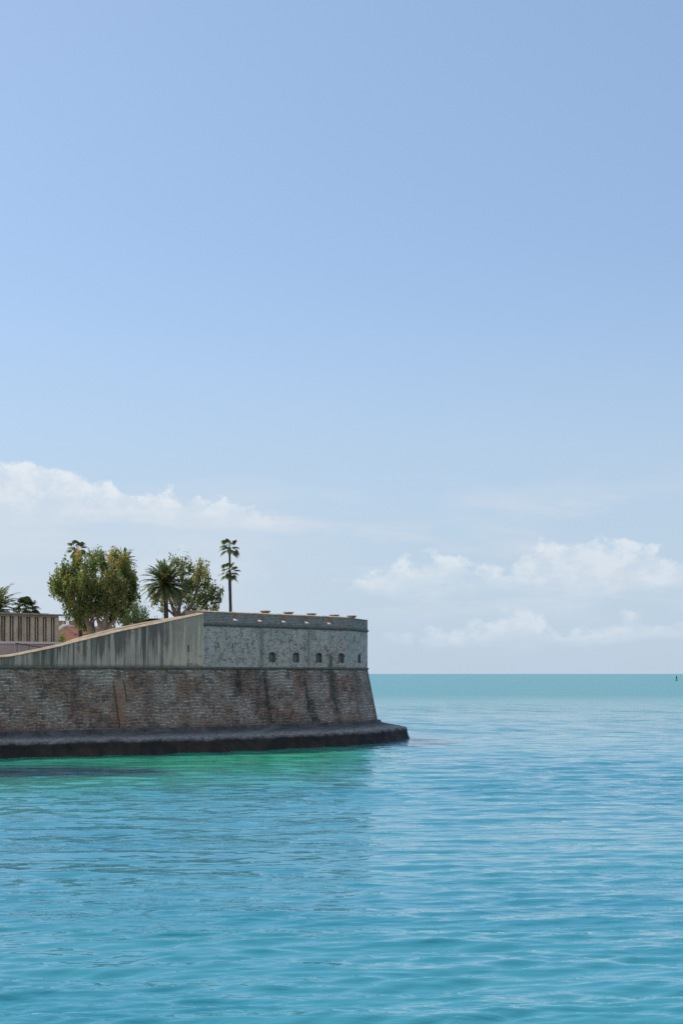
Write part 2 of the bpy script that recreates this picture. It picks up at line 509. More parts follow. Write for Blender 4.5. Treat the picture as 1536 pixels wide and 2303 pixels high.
def offset_path(path, d):
    nor = [plan_normal(path[i], path[i + 1]) for i in range(len(path) - 1)]
    out = []
    for i, p in enumerate(path):
        a = nor[max(i - 1, 0)]
        c = nor[min(i, len(nor) - 1)]
        out.append(Vector((p.x, p.y)) + (a + c) / (1 + a.dot(c)) * d)
    return out
PATH = [Z, A, B, C, D, E]
ZB = 1.95
BASE = offset_path(PATH, 1.02)
def s_at(p, q, px):            # distance along p -> q of the point seen at column px
    u = (px - 768) / FPX
    d = (q - p)
    t = (u * p.y - p.x) / (d.x - u * d.y)
    return t * d.length
rng = np.random.default_rng(7)
def vnoise(x, y, seed=0):
    def h(i, j):
        v = np.sin(i * 127.1 + j * 311.7 + seed * 74.7) * 43758.5453
        return v - np.floor(v)
    xi, yi = math.floor(x), math.floor(y)
    fx, fy = x - xi, y - yi
    fx, fy = fx * fx * (3 - 2 * fx), fy * fy * (3 - 2 * fy)
    return float((h(xi, yi) * (1 - fx) + h(xi + 1, yi) * fx) * (1 - fy) + (h(xi, yi + 1) * (1 - fx) + h(xi + 1, yi + 1) * fx) * fy)
def fbm(x, y, seed=0):
    return 0.55 * vnoise(x, y, seed) + 0.28 * vnoise(x * 2.1, y * 2.1, seed + 1) + 0.17 * vnoise(x * 4.3, y * 4.3, seed + 2)

class Face:                     # a flat or battered wall face with a local (s, z) frame
    def __init__(s, p, q, pb=None, qb=None, u0=0.0):
        s.p, s.q, s.pb, s.qb, s.u0 = p, q, pb, qb, u0
        s.L = (q - p).length
        s.n = plan_normal(p, q)
    def at(s, a, z, inset=0.0):
        t = a / s.L
        top = s.p.lerp(s.q, t)
        if s.pb is not None:
            k = max(0.0, (Zc - z) / (Zc - ZB))
            top = top + (s.pb.lerp(s.qb, t) - top) * k
        top = top - s.n * inset
        return Vector((top.x, top.y, z))
def panel(mb, face, outline, holes, step, rough=0.0, z_of=None, seed=0):
    """a wall face triangulated round its openings, the stonework slightly uneven"""
    pts, edges = [], []
    def loop(lp):
        k = len(pts)
        n = len(lp)
        pts.extend(Vector(q) for q in lp)
        edges.extend((k + i, k + (i + 1) % n) for i in range(n))
    loop(outline)
    for h in holes: loop(h)
    smin, smax = min(q[0] for q in outline), max(q[0] for q in outline)
    zmin, zmax = min(q[1] for q in outline), max(q[1] for q in outline)
    def inside(poly, x, y):
        r = False
        for i in range(len(poly)):
            (x0, y0), (x1, y1) = poly[i - 1], poly[i]
            if (y0 > y) != (y1 > y) and x < (x1 - x0) * (y - y0) / (y1 - y0) + x0: r = not r
        return r
    x = smin + step / 2
    while x < smax:
        y = zmin + step / 2
        while y < zmax:
            jx, jy = x + (vnoise(x * 9, y * 9, 5) - 0.5) * step * 0.5, y + (vnoise(x * 9, y * 9, 8) - 0.5) * step * 0.5
            if inside(outline, jx, jy) and not any(inside(h, jx, jy) for h in holes):
                pts.append(Vector((jx, jy)))
            y += step
        x += step
    vo, eo, fo, *_ = delaunay_2d_cdt(pts, edges, [], 0, 1e-5)
    k0 = len(mb.v)
    for q in vo:
        onedge = min(abs(q.x - smin), abs(q.x - smax), abs(q.y - zmin), abs(q.y - zmax)) < 0.05
        d = 0 if onedge else (fbm(q.x * 0.9 + 50, q.y * 0.9 + 20, seed) - 0.5) * rough
        mb.v.append(tuple(face.at(q.x, q.y, d)))
    for f in fo:
        cx = sum(vo[i].x for i in f) / len(f)
        cy = sum(vo[i].y for i in f) / len(f)
        if not inside(outline, cx, cy) or any(inside(h, cx, cy) for h in holes):
            continue
        area = sum(vo[f[i - 1]].x * vo[f[i]].y - vo[f[i]].x * vo[f[i - 1]].y for i in range(len(f)))
        if area < 0: f = list(reversed(f))
        mb.f.append(tuple(k0 + i for i in f))
        mb.uv.append([(face.u0 + vo[i].x, vo[i].y) for i in f])
        mb.tone.append(0)
def niche(mb, face, hole, depth, back=True):
    """reveals and back of an opening"""
    n = len(hole)
    per = 0
    for i in range(n):
        a, c = hole[i], hole[(i + 1) % n]
        w = math.hypot(c[0] - a[0], c[1] - a[1])
        mb.poly([face.at(*c), face.at(*a), face.at(*a, depth), face.at(*c, depth)], [(per + w, 0), (per, 0), (per, depth), (per + w, depth)])
        per += w
    if back:
        mb.poly([face.at(*q, depth) for q in hole], [(face.u0 + q[0], q[1]) for q in hole])

fAB = Face(A, B)
fZA = Face(Z, A, u0=-75)
fBC = Face(B, C)
fCD = Face(C, D, u0=fBC.L)
fDE = Face(D, E, u0=fBC.L + fCD.L)

bastion = thing('sea_bastion', (B.x, B.y, 0), 'old fortress bastion of stained grey render over brown brick standing in the sea', 'fort')
bl = (B.x, B.y, 0)
dk, gr = (0.020, 0.028, 0.026), (0.035, 0.062, 0.048)
# dark run-off stains on the brick scarp, by position along the face
sBC = lambda px: s_at(B, C, px)
M_scarp_left = material('weathered brick ramp side', m_scarp([(s_at(A, B, 255), 0.35, 2.3, 6.2, (0.21, 0.135, 0.095), 0.9), (s_at(A, B, 267), 0.45, 2.3, 6.6, (0.27, 0.17, 0.125), 0.85), (s_at(A, B, 330), 0.8, 2.3, 6.5, (0.06, 0.055, 0.05), 0.5)]))
M_scarp_right = material('weathered brick seaward side', m_scarp([
    (sBC(533), 0.55, 5.0, 7.5, dk, 0.8), (sBC(592), 0.42, 2.0, 7.5, dk, 0.85), (sBC(682), 0.26, 3.2, 6.6, gr, 0.95), (sBC(690), 0.75, 1.9, 4.6, dk, 0.75),
    (sBC(742), 0.55, 3.0, 7.5, gr, 0.9), (sBC(793), 0.3, 2.0, 7.5, (0.17, 0.19, 0.18), 0.7)]))
M_plaster = material('streaked grey render', m_plaster(fAB.L))
M_rubble = material('grey rendered rubble', m_rubble([
    (sBC(742), 0.25, 9.8, 11.5, (0.26, 0.30, 0.30), 0.8), (sBC(744), 0.3, 7.5, 9.0, (0.04, 0.075, 0.055), 0.9),
    (sBC(786), 0.22, 7.6, 11.4, (0.27, 0.32, 0.33), 0.8), (sBC(588), 0.3, 7.5, 11.5, (0.12, 0.13, 0.12), 0.6), (sBC(694), 0.2, 7.5, 11.5, (0.12, 0.13, 0.12), 0.6)]))
M_parapet = material('grey coursed parapet', m_parapet)
M_redbrick = material('red brick', m_redbrick)
M_coping = material('pale tan stone coping', simple((0.24, 0.185, 0.125), (0.38, 0.305, 0.215), 2.0, 0.9))
M_cordon = material('dark stone moulding', simple((0.085, 0.085, 0.075), (0.14, 0.14, 0.125), 2.2, 0.9))
M_sill = material('white sill', simple((0.70, 0.69, 0.66), (0.78, 0.77, 0.74), 2.0, 0.9))  # brighter white than the other stonework
M_apron = material('weathered concrete and weed', m_apron)
M_kerbface = material('shade-darkened brown kerb', simple((0.10, 0.07, 0.055), (0.16, 0.12, 0.095), 1.5, 0.9))  # kerb face darkened in colour to carry its shade
M_cheek = material('brown brick cheek', simple((0.15, 0.11, 0.095), (0.22, 0.16, 0.135), 3.0, 0.9))
M_dark = material('unlit hollow', simple((0.05, 0.05, 0.05), (0.07, 0.07, 0.07), 2.0))
M_port = material('grey infill render', simple((0.14, 0.145, 0.145), (0.19, 0.195, 0.19), 2.0, 0.9, streak=True))

def rect(s0, s1, z0, z1): return [(s0, z0), (s1, z0), (s1, z1), (s0, z1)]

# battered brick scarp, with the two vertical chases on the ramp side
mb = MB()
panel(mb, Face(Z, A, BASE[0], BASE[1], -75), rect(0, fZA.L, ZB - 0.3, Zc), [], 1.6, 0.14)
fs = Face(A, B, BASE[1], BASE[2])
def chase(px0, px1, w, z0, z1):
    a, c = s_at(A, B, px0), s_at(A, B, px1)
    return [(c - w, z0), (c + w, z0), (a + w, z1), (a - w, z1)]
ch = [chase(252.5, 258, 0.055, 2.1, 6.35), chase(275.5, 279, 0.05, 4.6, 6.4)]
panel(mb, fs, rect(0, fAB.L, ZB - 0.3, Zc), ch, 0.42, 0.16, seed=3)
for h in ch: niche(mb, fs, h, 0.10)
mb.build('brick_scarp', M_scarp_left, bastion, loc=bl)
mb = MB()
panel(mb, Face(B, C, BASE[2], BASE[3]), rect(0, fBC.L, ZB - 0.3, Zc), [], 0.42, 0.20, seed=9)
panel(mb, Face(C, D, BASE[3], BASE[4], fBC.L), rect(0, fCD.L, ZB - 0.3, Zc), [], 0.42, 0.14, seed=12)
panel(mb, Face(D, E, BASE[4], BASE[5], fBC.L + fCD.L), rect(0, fDE.L, ZB - 0.3, Zc), [], 1.6, 0.2)
mb.build('brick_scarp', M_scarp_right, bastion, loc=bl)

# upper wall of the ramp side: a sloping top
TOPS = [(0, 1478), (30, 1475), (60, 1469), (125, 1455.5), (180, 1441.5), (270, 1419.5), (370, 1399), (450, 1382), (458, 1380)]
def top_at(px, py, p=A, q=B):
    s = s_at(p, q, px)
    w = p + (q - p).normalized() * s
    return s, w, EYE + (1515 - py) / FPX * w.y
tp = [top_at(*t) for t in TOPS]
mb = MB()
ol = [(0, Zc), (fAB.L, Zc), (fAB.L, tp[-1][2])] + [(s, z) for s, w, z in reversed(tp[:-1]) if s > 0.01] + [(0, tp[0][2])]
sl_px = s_at(A, B, 424)
slit = rect(sl_px - 0.07, sl_px + 0.07, 9.0, 9.65)
panel(mb, fAB, ol, [slit], 0.6, 0.05, seed=4)
niche(mb, fAB, slit, 0.5)
panel(mb, fZA, rect(0, fZA.L, Zc, tp[0][2]), [], 2.0, 0.05)
mb.build('ramp_wall', M_plaster, bastion, loc=bl)
# coping along the sloping top
path = [(Z.x, Z.y, tp[0][2])] + [(w.x, w.y, z) for s, w, z in tp]
mb = MB()
mb.sweep(path, [(0.05, -0.05), (0.05, 0.0), (-0.45, 0.13), (-0.9, 0.14), (-0.9, -0.05)])
mb.build('coping', M_coping, bastion, loc=bl)

# upper wall of the seaward side with gun ports and loopholes
def arch(s, w, z0, z1):
    r = 0.28
    pts = [(s - w / 2, z0), (s + w / 2, z0), (s + w / 2, z1 - r * 0.8)]
    for k in range(1, 6):
        t = k / 6 * math.pi
        pts.append((s + w / 2 * math.cos(t), z1 - r * 0.8 + r * 0.8 * math.sin(t)))
    pts.append((s - w / 2, z1 - r * 0.8))
    return pts
ports = []
for px, w, f in ((612, 0.95, 0), (665.5, 0.95, 0), (717, 0.92, 0), (767, 0.92, 0), (808, 0.62, 1)):
    if f == 0:
        s = s_at(B, C, px)
        ports.append((fBC, arch(s, w, 8.12, 9.12)))
    else:
        s = s_at(C, D, px)
        ports.append((fCD, arch(s, w * 1.5, 8.12, 9.08)))
slits = []
for px in (491.5, 524, 557):
    s = s_at(B, C, px)
    slits.append(rect(s - 0.07, s + 0.07, 9.42, 9.92))
Zu = 11.62                     # upper moulding
mb = MB()
panel(mb, fBC, rect(0, fBC.L, Zc, Zu), [h for f, h in ports if f is fBC] + slits, 0.42, 0.12, seed=6)
panel(mb, fCD, rect(0, fCD.L, Zc, Zu), [h for f, h in ports if f is fCD], 0.42, 0.10, seed=8)
panel(mb, fDE, rect(0, fDE.L, Zc, Zu), [], 2.0, 0.05)
for h in slits: niche(mb, fBC, h, 0.5)
mb.build('upper_wall', M_rubble, bastion, loc=bl)
for f, h in ports:
    mb = MB()
    niche(mb, f, h, 0.32)
    mb.build('gun_port', M_port, bastion, loc=bl)

# thick parapet, cut by embrasures
T = 2.6
emb = []
for px in (529.5, 584.5, 638, 690, 740):
    emb.append(s_at(B, C, px))
ew, ez = 0.27, 12.06           # half width, sill height at the front
mb = MB()
def slab(face, s0, s1, z0, z1, mb=mb, ends=True):
    p = [face.at(s0, z0), face.at(s1, z0), face.at(s1, z1), face.at(s0, z1)]
    q = [face.at(s0, z0, T), face.at(s1, z0, T), face.at(s1, z1 + 0.10, T), face.at(s0, z1 + 0.10, T)]
    a, c = face.u0 + s0, face.u0 + s1
    mb.poly(p, [(a, z0), (c, z0), (c, z1), (a, z1)])
    mb.poly([q[1], q[0], q[3], q[2]], [(a, z0), (c, z0), (c, z1), (a, z1)])
    mb.poly([p[3], p[2], q[2], q[3]], [(a, 0), (c, 0), (c, T), (a, T)])
    if ends:
        mb.poly([p[1], q[1], q[2], p[2]], [(0, z0), (T, z0), (T, z1), (0, z1)])
        mb.poly([q[0], p[0], p[3], q[3]], [(0, z0), (T, z0), (T, z1), (0, z1)])
cuts = [0.0] + [v for e in emb for v in (e - ew, e + ew)] + [fBC.L]
for i in range(0, len(cuts), 2):
    slab(fBC, cuts[i], cuts[i + 1], Zu, Zt)
for e in emb:
    slab(fBC, e - ew, e + ew, Zu, ez, ends=False)
slab(fCD, 0, fCD.L, Zu, Zt - 0.02)
slab(fDE, 0, fDE.L, Zu, Zt - 0.03)
mb.build('parapet', M_parapet, bastion, loc=bl)
for e in emb:                  # white sloping sills and red brick cheeks
    mb = MB()
    a, c = e - ew + 0.01, e + ew - 0.01
    P0 = [fBC.at(a, ez - 0.02, -0.03), fBC.at(c, ez - 0.02, -0.03), fBC.at(c, ez + 0.10, -0.03), fBC.at(a, ez + 0.10, -0.03)]
    P1 = [fBC.at(a, ez - 0.02, T - 0.2), fBC.at(c, ez - 0.02, T - 0.2), fBC.at(c, ez + 0.62, T - 0.2), fBC.at(a, ez + 0.62, T - 0.2)]
    mb.poly(P0); mb.poly([P0[3], P0[2], P1[2], P1[3]]); mb.poly([P1[1], P1[0], P1[3], P1[2]])
    mb.poly([P0[1], P1[1], P1[2], P0[2]]); mb.poly([P1[0], P0[0], P0[3], P1[3]])
    mb.build('embrasure_sill', M_sill, bastion, loc=bl)
    mb = MB()
    for s in (e - ew, e + ew):
        sg = 1 if s < e else -1
        q = [fBC.at(s + sg * 0.004, ez + 0.05, 0.0), fBC.at(s + sg * 0.004, ez + 0.05, T), fBC.at(s + sg * 0.004, Zt - 0.03, T), fBC.at(s + sg * 0.004, Zt - 0.03, 0.0)]
        r = [fBC.at(s + sg * 0.030, ez + 0.05, 0.0), fBC.at(s + sg * 0.030, ez + 0.05, T), fBC.at(s + sg * 0.030, Zt - 0.03, T), fBC.at(s + sg * 0.030, Zt - 0.03, 0.0)]
        if sg > 0: q, r = q[::-1], r[::-1]
        uvq = [(0, 0), (T, 0), (T, 0.7), (0, 0.7)]
        mb.poly(r, uvq)
        for i in range(4):
            mb.poly([q[i], q[(i + 1) % 4], r[(i + 1) % 4], r[i]])
    mb.build('embrasure_cheek', M_cheek, bastion, loc=bl)
# small dark hole near the corner
mb = MB()
s = s_at(B, C, 786)
mb.sweep([(*fBC.at(s - 0.22, 12.12).xy, 12.12), (*fBC.at(s + 0.22, 12.12).xy, 12.12)], [(0.0, -0.07), (0.14, -0.05), (0.14, 0.05), (0.0, 0.10)])
mb.build('spout', M_coping, bastion, loc=bl)
# coping slabs on the merlons, tops sloping outward
mb = MB()
for i in range(0, len(cuts), 2):
    s0, s1 = cuts[i] + 0.003, cuts[i + 1] - 0.003
    a, c = fBC.at(s0, Zt), fBC.at(s1, Zt)
    mb.sweep([tuple(a), tuple(c)], [(0.04, 0.0), (0.04, 0.05), (-1.1, 0.20), (-T, 0.20), (-T, 0.105)])
mb.sweep([(*C, Zt - 0.018), (*D, Zt - 0.018), (*E, Zt - 0.018)], [(0.04, 0.0), (0.04, 0.05), (-1.1, 0.19), (-T, 0.19), (-T, 0.105)])
mb.build('coping', M_coping, bastion, loc=bl)

# mouldings
def half_round(r, n=6): return [(-0.05, -r)] + [(r * math.sin(k / n * math.pi), -r * math.cos(k / n * math.pi)) for k in range(1, n)] + [(-0.05, r)]
mb = MB()
mb.sweep([(p.x, p.y, Zc) for p in PATH], half_round(0.13))
mb.build('cordon', M_cordon, bastion, loc=bl)
mb = MB()
mb.sweep([(p.x, p.y, Zu) for p in (B, C, D, E)], half_round(0.13))
mb.build('cordon', M_cordon, bastion, loc=bl)

# flared brick vents standing behind the parapet
for px, py in ((597, 1382), (649, 1385), (700.5, 1388), (752, 1391), (791, 1393)):
    w = None
    n = -fBC.n
    # behind the front face by 4.2 m along the column seen at px
    q0 = B + n * 4.2
    q1 = C + n * 4.2
    s = s_at(q0, q1, px)
    w = q0 + (q1 - q0).normalized() * s
    top = EYE + (1515 - (py - 8.5)) / FPX * w.y
    rz = math.atan2(fBC.q.y - fBC.p.y, fBC.q.x - fBC.p.x)
    mb = MB()
    mb.box((w.x, w.y, (11.3 + top - 0.30) / 2), (0.52, 0.52, top - 0.30 - 11.3), rz)
    mb.box((w.x, w.y, top - 0.21), (0.50, 0.50, 0.18), rz, 1.28)
    v = mb.build('vent_chimney', M_redbrick, bastion, loc=bl)
    mb = MB()
    mb.box((w.x, w.y, top - 0.055), (0.80, 0.80, 0.11), rz, 0.94)
    c_ = mb.build('cap_slab', M_redbrick, v, loc=bl)

# sloping concrete apron with its weedy foot
LIP = [(Vector((Z.x, Z.y)) + plan_normal(Z, A) * 4.4), plan(0, 118.3), plan(230, 121.8), plan(460, 126.3), plan(505, 127.6), plan(700, 134.6), plan(800, 139.3), plan(866, 144.6), plan(913.5, 153.0), Vector((E.x, E.y)) + plan_normal(D, E) * 3.6]
BAS = [BASE[0], BASE[1], BASE[1].lerp(BASE[2], 0.5), BASE[2].lerp(BASE[1], 0.03), BASE[2].lerp(BASE[3], 0.12), BASE[2].lerp(BASE[3], 0.70), BASE[2].lerp(BASE[3], 0.95), BASE[3].lerp(BASE[4], 0.55), BASE[4], BASE[5]]
base_n = offset_path(BAS, 0.32)
mb = MB()
rows = []
acc = 0
for i in range(len(LIP) - 1):
    L = (LIP[i + 1] - LIP[i]).length
    n = max(2, int(L / (0.45 if 0 < i < 8 else 3)))
    for k in range(n + (1 if i == len(LIP) - 2 else 0)):
        t = k / n
        a, bb, l = BAS[i].lerp(BAS[i + 1], t), base_n[i].lerp(base_n[i + 1], t), LIP[i].lerp(LIP[i + 1], t)
        u = acc + t * L
        out = (l - a).normalized()
        nz = (fbm(u * 0.45, 1.5, 3) - 0.5)
        n2 = (fbm(u * 1.3, 4.5, 7) - 0.5)
        zb = ZB + 0.05 + 0.12 * nz
        jag = 0.5 * nz + 0.45 * n2
        row = [(a - out * 0.3, zb + 0.05), (a + out * 0.02, zb + 0.05), (bb, zb + 0.02), (bb + out * 0.06, zb - 0.22)]
        for q in (0.25, 0.5, 0.75):
            row.append((bb.lerp(l, q), zb - 0.22 - (zb - 0.22 - 1.32) * q + 0.06 * (fbm(u * 0.8, q * 9, 5) - 0.5)))
        row.append((l + out * 0.10 * nz, 1.30 + 0.22 * nz + 0.06 * n2))
        row.append((l + out * (0.12 + 0.15 * n2), 1.10 + 0.25 * nz))
        row.append((l + out * (0.22 + 0.5 * jag), 0.62))
        row.append((l + out * (0.40 + 0.8 * jag), 0.22))
        row.append((l + out * (0.62 + 0.9 * jag), -0.12))
        row.append((l + out * 1.4, -1.6))
        w, pr = 0, None
        rr = []
        for q, z in row:
            p3 = Vector((q.x, q.y, z))
            if pr is not None: w += (p3 - pr).length
            pr = p3
            rr.append((p3, (u, w)))
        rows.append(rr)
    acc += L
for i in range(len(rows) - 1):
    for j in range(len(rows[0]) - 1):
        q = [rows[i][j], rows[i][j + 1], rows[i + 1][j + 1], rows[i + 1][j]]
        mb.poly([x[0] for x in q], [x[1] for x in q])
mb.build('apron', M_apron, bastion, loc=bl)

# terreplein behind the parapet
mb = MB()
inn = offset_path([B, C, D, E], -T + 0.05)
far = offset_path([B, C, D, E], -9.5)
for i in range(3):
    mb.poly([(*inn[i], 11.35), (*inn[i + 1], 11.35), (*far[i + 1], 11.35), (*far[i], 11.35)])
    mb.poly([(*far[i], 11.35), (*far[i + 1], 11.35), (*far[i + 1], 7.9), (*far[i], 7.9)])
mb.poly([(*inn[0], 11.35), (*far[0], 11.35), (*far[0], 7.9), (*inn[0], 7.9)])
mb.build('gun_platform', M_port, bastion, loc=bl)
# inner kerb wall of the ramp, seen just above the outer coping
mb = MB()
q0, q1 = A - plan_normal(A, B) * 4.0, B - plan_normal(A, B) * 4.0
pth = []
for px, py in ((120, 1453), (150, 1444), (180, 1435), (215, 1425.5), (270, 1412), (330, 1400), (400, 1388), (440, 1383)):
    s, w, z = top_at(px, py, q0, q1)
    pth.append((w.x, w.y, z))
mb.sweep(pth, [(0.0, -0.10), (0.0, -0.04), (-0.25, 0.05), (-0.5, 0.05), (-0.5, -0.10)])
kerb = mb.build('inner_kerb', M_coping, bastion, loc=bl)
mb = MB()
mb.sweep([(x, y, z - 0.105) for x, y, z in pth], [(-0.04, -3.4), (-0.04, 0.0), (-0.46, 0.0), (-0.46, -3.4)])
mb.build('kerb_face', M_kerbface, kerb, loc=bl)
# broken masonry on the corner of the parapet
def rock(mb, c, r, seed, sq=(1, 1, 1)):
    rg = random.Random(seed)
    k0 = len(mb.v)
    nu, nv = 8, 5
    for j in range(nv + 1):
        for i in range(nu):
            th, ph = 2 * math.pi * i / nu, math.pi * j / nv
            rr = r * (0.75 + 0.5 * rg.random())
            mb.v.append((c[0] + rr * math.sin(ph) * math.cos(th) * sq[0], c[1] + rr * math.sin(ph) * math.sin(th) * sq[1], c[2] + rr * math.cos(ph) * sq[2]))
    for j in range(nv):
        for i in range(nu):
            i2 = (i + 1) % nu
            mb.f.append((k0 + j * nu + i, k0 + (j + 1) * nu + i, k0 + (j + 1) * nu + i2, k0 + j * nu + i2))
            mb.uv.append([(0, 0)] * 4); mb.tone.append(0)
mb = MB()
for k, (px, py, r) in enumerate(((449, 1377, 0.24), (451, 1370, 0.17), (445, 1381, 0.2), (434, 1383, 0.17), (455, 1377, 0.2))):
    rock(mb, P(px, py, 135.2), r, k, (1, 1, 1.2))
mb.build('broken_masonry', M_coping, bastion, loc=bl)

# ------------------------------------------------------------------ the setting: water, ground
def m_water(b):
    tc = b.n('TexCoord')
    pos = tc.outputs['Object']
    sp = b.n('SeparateXYZ', None, i0=pos)
    x, y, z = sp.outputs
    big = b.noise(b.scale(pos, (0.02, 0.05, 1)), 1.0, 4, 0.55)
    big2 = b.noise(b.scale(pos, (0.05, 0.16, 1)), 1.0, 4, 0.6)
    c = b.mix(b.ss(big, 0.36, 0.64), (0.022, 0.198, 0.285), (0.036, 0.228, 0.305))
    # wall's green reflection painted into the water colour: distance from the foot of the wall
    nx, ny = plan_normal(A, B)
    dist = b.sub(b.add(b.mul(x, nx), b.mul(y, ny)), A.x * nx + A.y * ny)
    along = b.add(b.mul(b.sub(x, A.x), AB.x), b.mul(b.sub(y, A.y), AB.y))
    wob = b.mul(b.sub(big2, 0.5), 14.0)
    refl_green = b.mul(b.ss(b.add(dist, wob), 54.0, 14.0), b.ss(b.add(x, b.mul(wob, 0.3)), 7.0, -3.0))
    c = b.mix(refl_green, c, (0.020, 0.27, 0.185))
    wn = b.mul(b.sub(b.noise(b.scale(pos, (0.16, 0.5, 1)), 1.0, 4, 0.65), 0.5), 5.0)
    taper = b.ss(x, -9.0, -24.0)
    dark_band = b.mul(b.gauss(b.add(y, wn), 101.6, b.add(2.0, b.mul(taper, 6.0))), b.ss(b.add(x, wn), -9.5, -14.0))  # dark blue band in the water, wider towards the left
    c = b.mix(b.mul(dark_band, 0.95), c, (0.006, 0.030, 0.075))
    white_flecks = b.mul(b.ss(dist, 9.5, 6.5), b.ss(along, 12.0, -2.0), b.ss(b.noise(b.scale(pos, (1.0, 1.6, 1)), 2.2, 4, 0.7), 0.60, 0.68))  # white flecks on the water at the left end of the wall
    c = b.mix(white_flecks, c, (0.75, 0.78, 0.76))
    patch = b.noise(b.scale(pos, (0.004, 0.016, 1)), 1.0, 5, 0.6)
    c = b.mix(b.mul(b.ss(patch, 0.40, 0.62), b.ss(y, 120, 220), 0.45), c, (0.018, 0.150, 0.190))
    deep = b.mul(b.ss(y, 110, 400), b.add(0.7, b.mul(patch, 0.6)))
    c = b.mix(b.mul(deep, 0.75), c, (0.030, 0.205, 0.222))
    # ripples finer than the modelled waves
    r1 = b.noise(b.scale(pos, (0.55, 1.7, 1)), 1.3, 3, 0.55, 0.4)
    r2 = b.noise(b.scale(pos, (0.6, 1.5, 1)), 4.5, 3, 0.55, 0.3)
    r3 = b.noise(b.scale(pos, (0.18, 0.6, 1)), 1.0, 3, 0.5, 0.3)
    calm = b.add(0.25, b.mul(b.ss(big2, 0.38, 0.62), 1.1))
    h = b.add(b.mul(r1, 0.062, calm), b.mul(r2, 0.008, calm), b.mul(r3, 0.16))
    bp = b.n('Bump', None, Strength=1.0, Distance=1.0, Height=h)
    p = b.n('BsdfPrincipled')
    b.put(p.inputs['Base Color'], c)
    b.put(p.inputs['Roughness'], b.add(0.015, b.mul(b.ss(y, 150, 500), 0.24)))
    b.put(p.inputs['Specular IOR Level'], b.sub(0.72, b.mul(b.ss(y, 45, 210), 0.54)))
    p.inputs['IOR'].default_value = 1.333
    b.put(p.inputs['Normal'], bp.outputs[0])
    return p.outputs[0]
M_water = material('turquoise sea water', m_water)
def build_water():
    r = [6.0]
    while r[-1] < 42000:
        k = r[-1]
        r.append(k + max(0.06, 0.0031 * k) * (1 if k < 260 else min(14, (k / 260) ** 1.1)))
    r = np.array(r)
    dense = np.radians(np.linspace(-22, 22, 300))
    coarse_l = np.radians(np.linspace(-180, -22, 60, endpoint=False))
    coarse_r = np.radians(np.linspace(22, 180, 60, endpoint=False)[1:])
    th = np.concatenate([coarse_l, dense, coarse_r])
    Rg, Th = np.meshgrid(r, th, indexing='ij')
    X, Y = Rg * np.sin(Th), Rg * np.cos(Th)
    H = np.zeros_like(X)
    g = np.random.default_rng(11)
    dr = np.gradient(r)[:, None]
    dt = np.gradient(th)[None, :] * Rg
    res = np.maximum(dr * 1.0, np.minimum(dt, 3.0) * 0.7)
    for k in range(150):
        if k < 100:                                   # short wind ripples
            lam, spread, A0 = 0.36 * (1.7 / 0.36) ** g.random(), 0.27, 0.0054
        else:                                         # longer, lower swell
            lam, spread, A0 = 1.7 * (5.0 / 1.7) ** g.random(), 0.24, 0.0036
        ang = R(90 + 8) + g.normal() * spread         # travelling nearly towards the camera
        kx, ky = 2 * math.pi / lam * math.cos(ang), 2 * math.pi / lam * math.sin(ang)
        amp = A0 * lam ** 0.75 * (0.5 + g.random())
        fade = np.clip((lam / res - 2.2) / 2.0, 0, 1)
        ph = kx * X + ky * Y + g.random() * 6.283
        s = np.sin(ph)
        H += amp * fade * (s + 0.22 * np.cos(2 * ph))
    # gusts: calmer and rougher patches
    G = 0.75 + 0.35 * np.sin(X * 0.05 + 1.3 * np.sin(Y * 0.043) + 1.0) * np.sin(Y * 0.071 + 0.7) 
    H *= G
    nr, nt = X.shape
    V = np.stack([X, Y, H], -1).reshape(-1, 3)
    V = np.vstack([V, [[0, 0, 0]]])
    i = np.arange(nr - 1)[:, None] * nt
    j = np.arange(nt)[None, :]
    j2 = (j + 1) % nt
    F = np.stack([i + j, i + j2, i + nt + j2, i + nt + j], -1).reshape(-1, 4)
    F = F[:, ::-1]
    me = bpy.data.meshes.new('sea')
    nv, nf = len(V), len(F)
    tri = np.array([[(t + 1) % nt, t, nv - 1] for t in range(nt)])[:, ::-1]
    tri = tri[:, ::-1]
    me.vertices.add(nv)
    me.vertices.foreach_set('co', V.astype(np.float32).ravel())
    loops = np.concatenate([F.ravel(), tri.ravel()])
    me.loops.add(len(loops))
    me.loops.foreach_set('vertex_index', loops.astype(np.int32))
    me.polygons.add(nf + len(tri))
    ls = np.concatenate([np.arange(nf) * 4, nf * 4 + np.arange(len(tri)) * 3])
    me.polygons.foreach_set('loop_start', ls.astype(np.int32))
    me.polygons.foreach_set('use_smooth', np.ones(nf + len(tri), bool))
    me.update(calc_edges=True)
    me.validate()
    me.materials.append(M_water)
    o = bpy.data.objects.new('sea', me)
    COL.objects.link(o)
    o['kind'] = 'structure'
    if me.polygons[nf // 2].normal.z < 0: me.flip_normals()
build_water()

M_ground = material('pale courtyard paving', simple((0.30, 0.25, 0.20), (0.36, 0.31, 0.25), 0.6, 0.95))
mb = MB()
gp = offset_path(PATH, -0.55)
pts = [(p.x, p.y, 8.0) for p in gp] + [(E.x - 160, E.y + 40, 8.0), (Z.x - 120, Z.y + 20, 8.0)]
mb.poly(pts)
o = mb.build('courtyard', M_ground)
o['kind'] = 'structure'

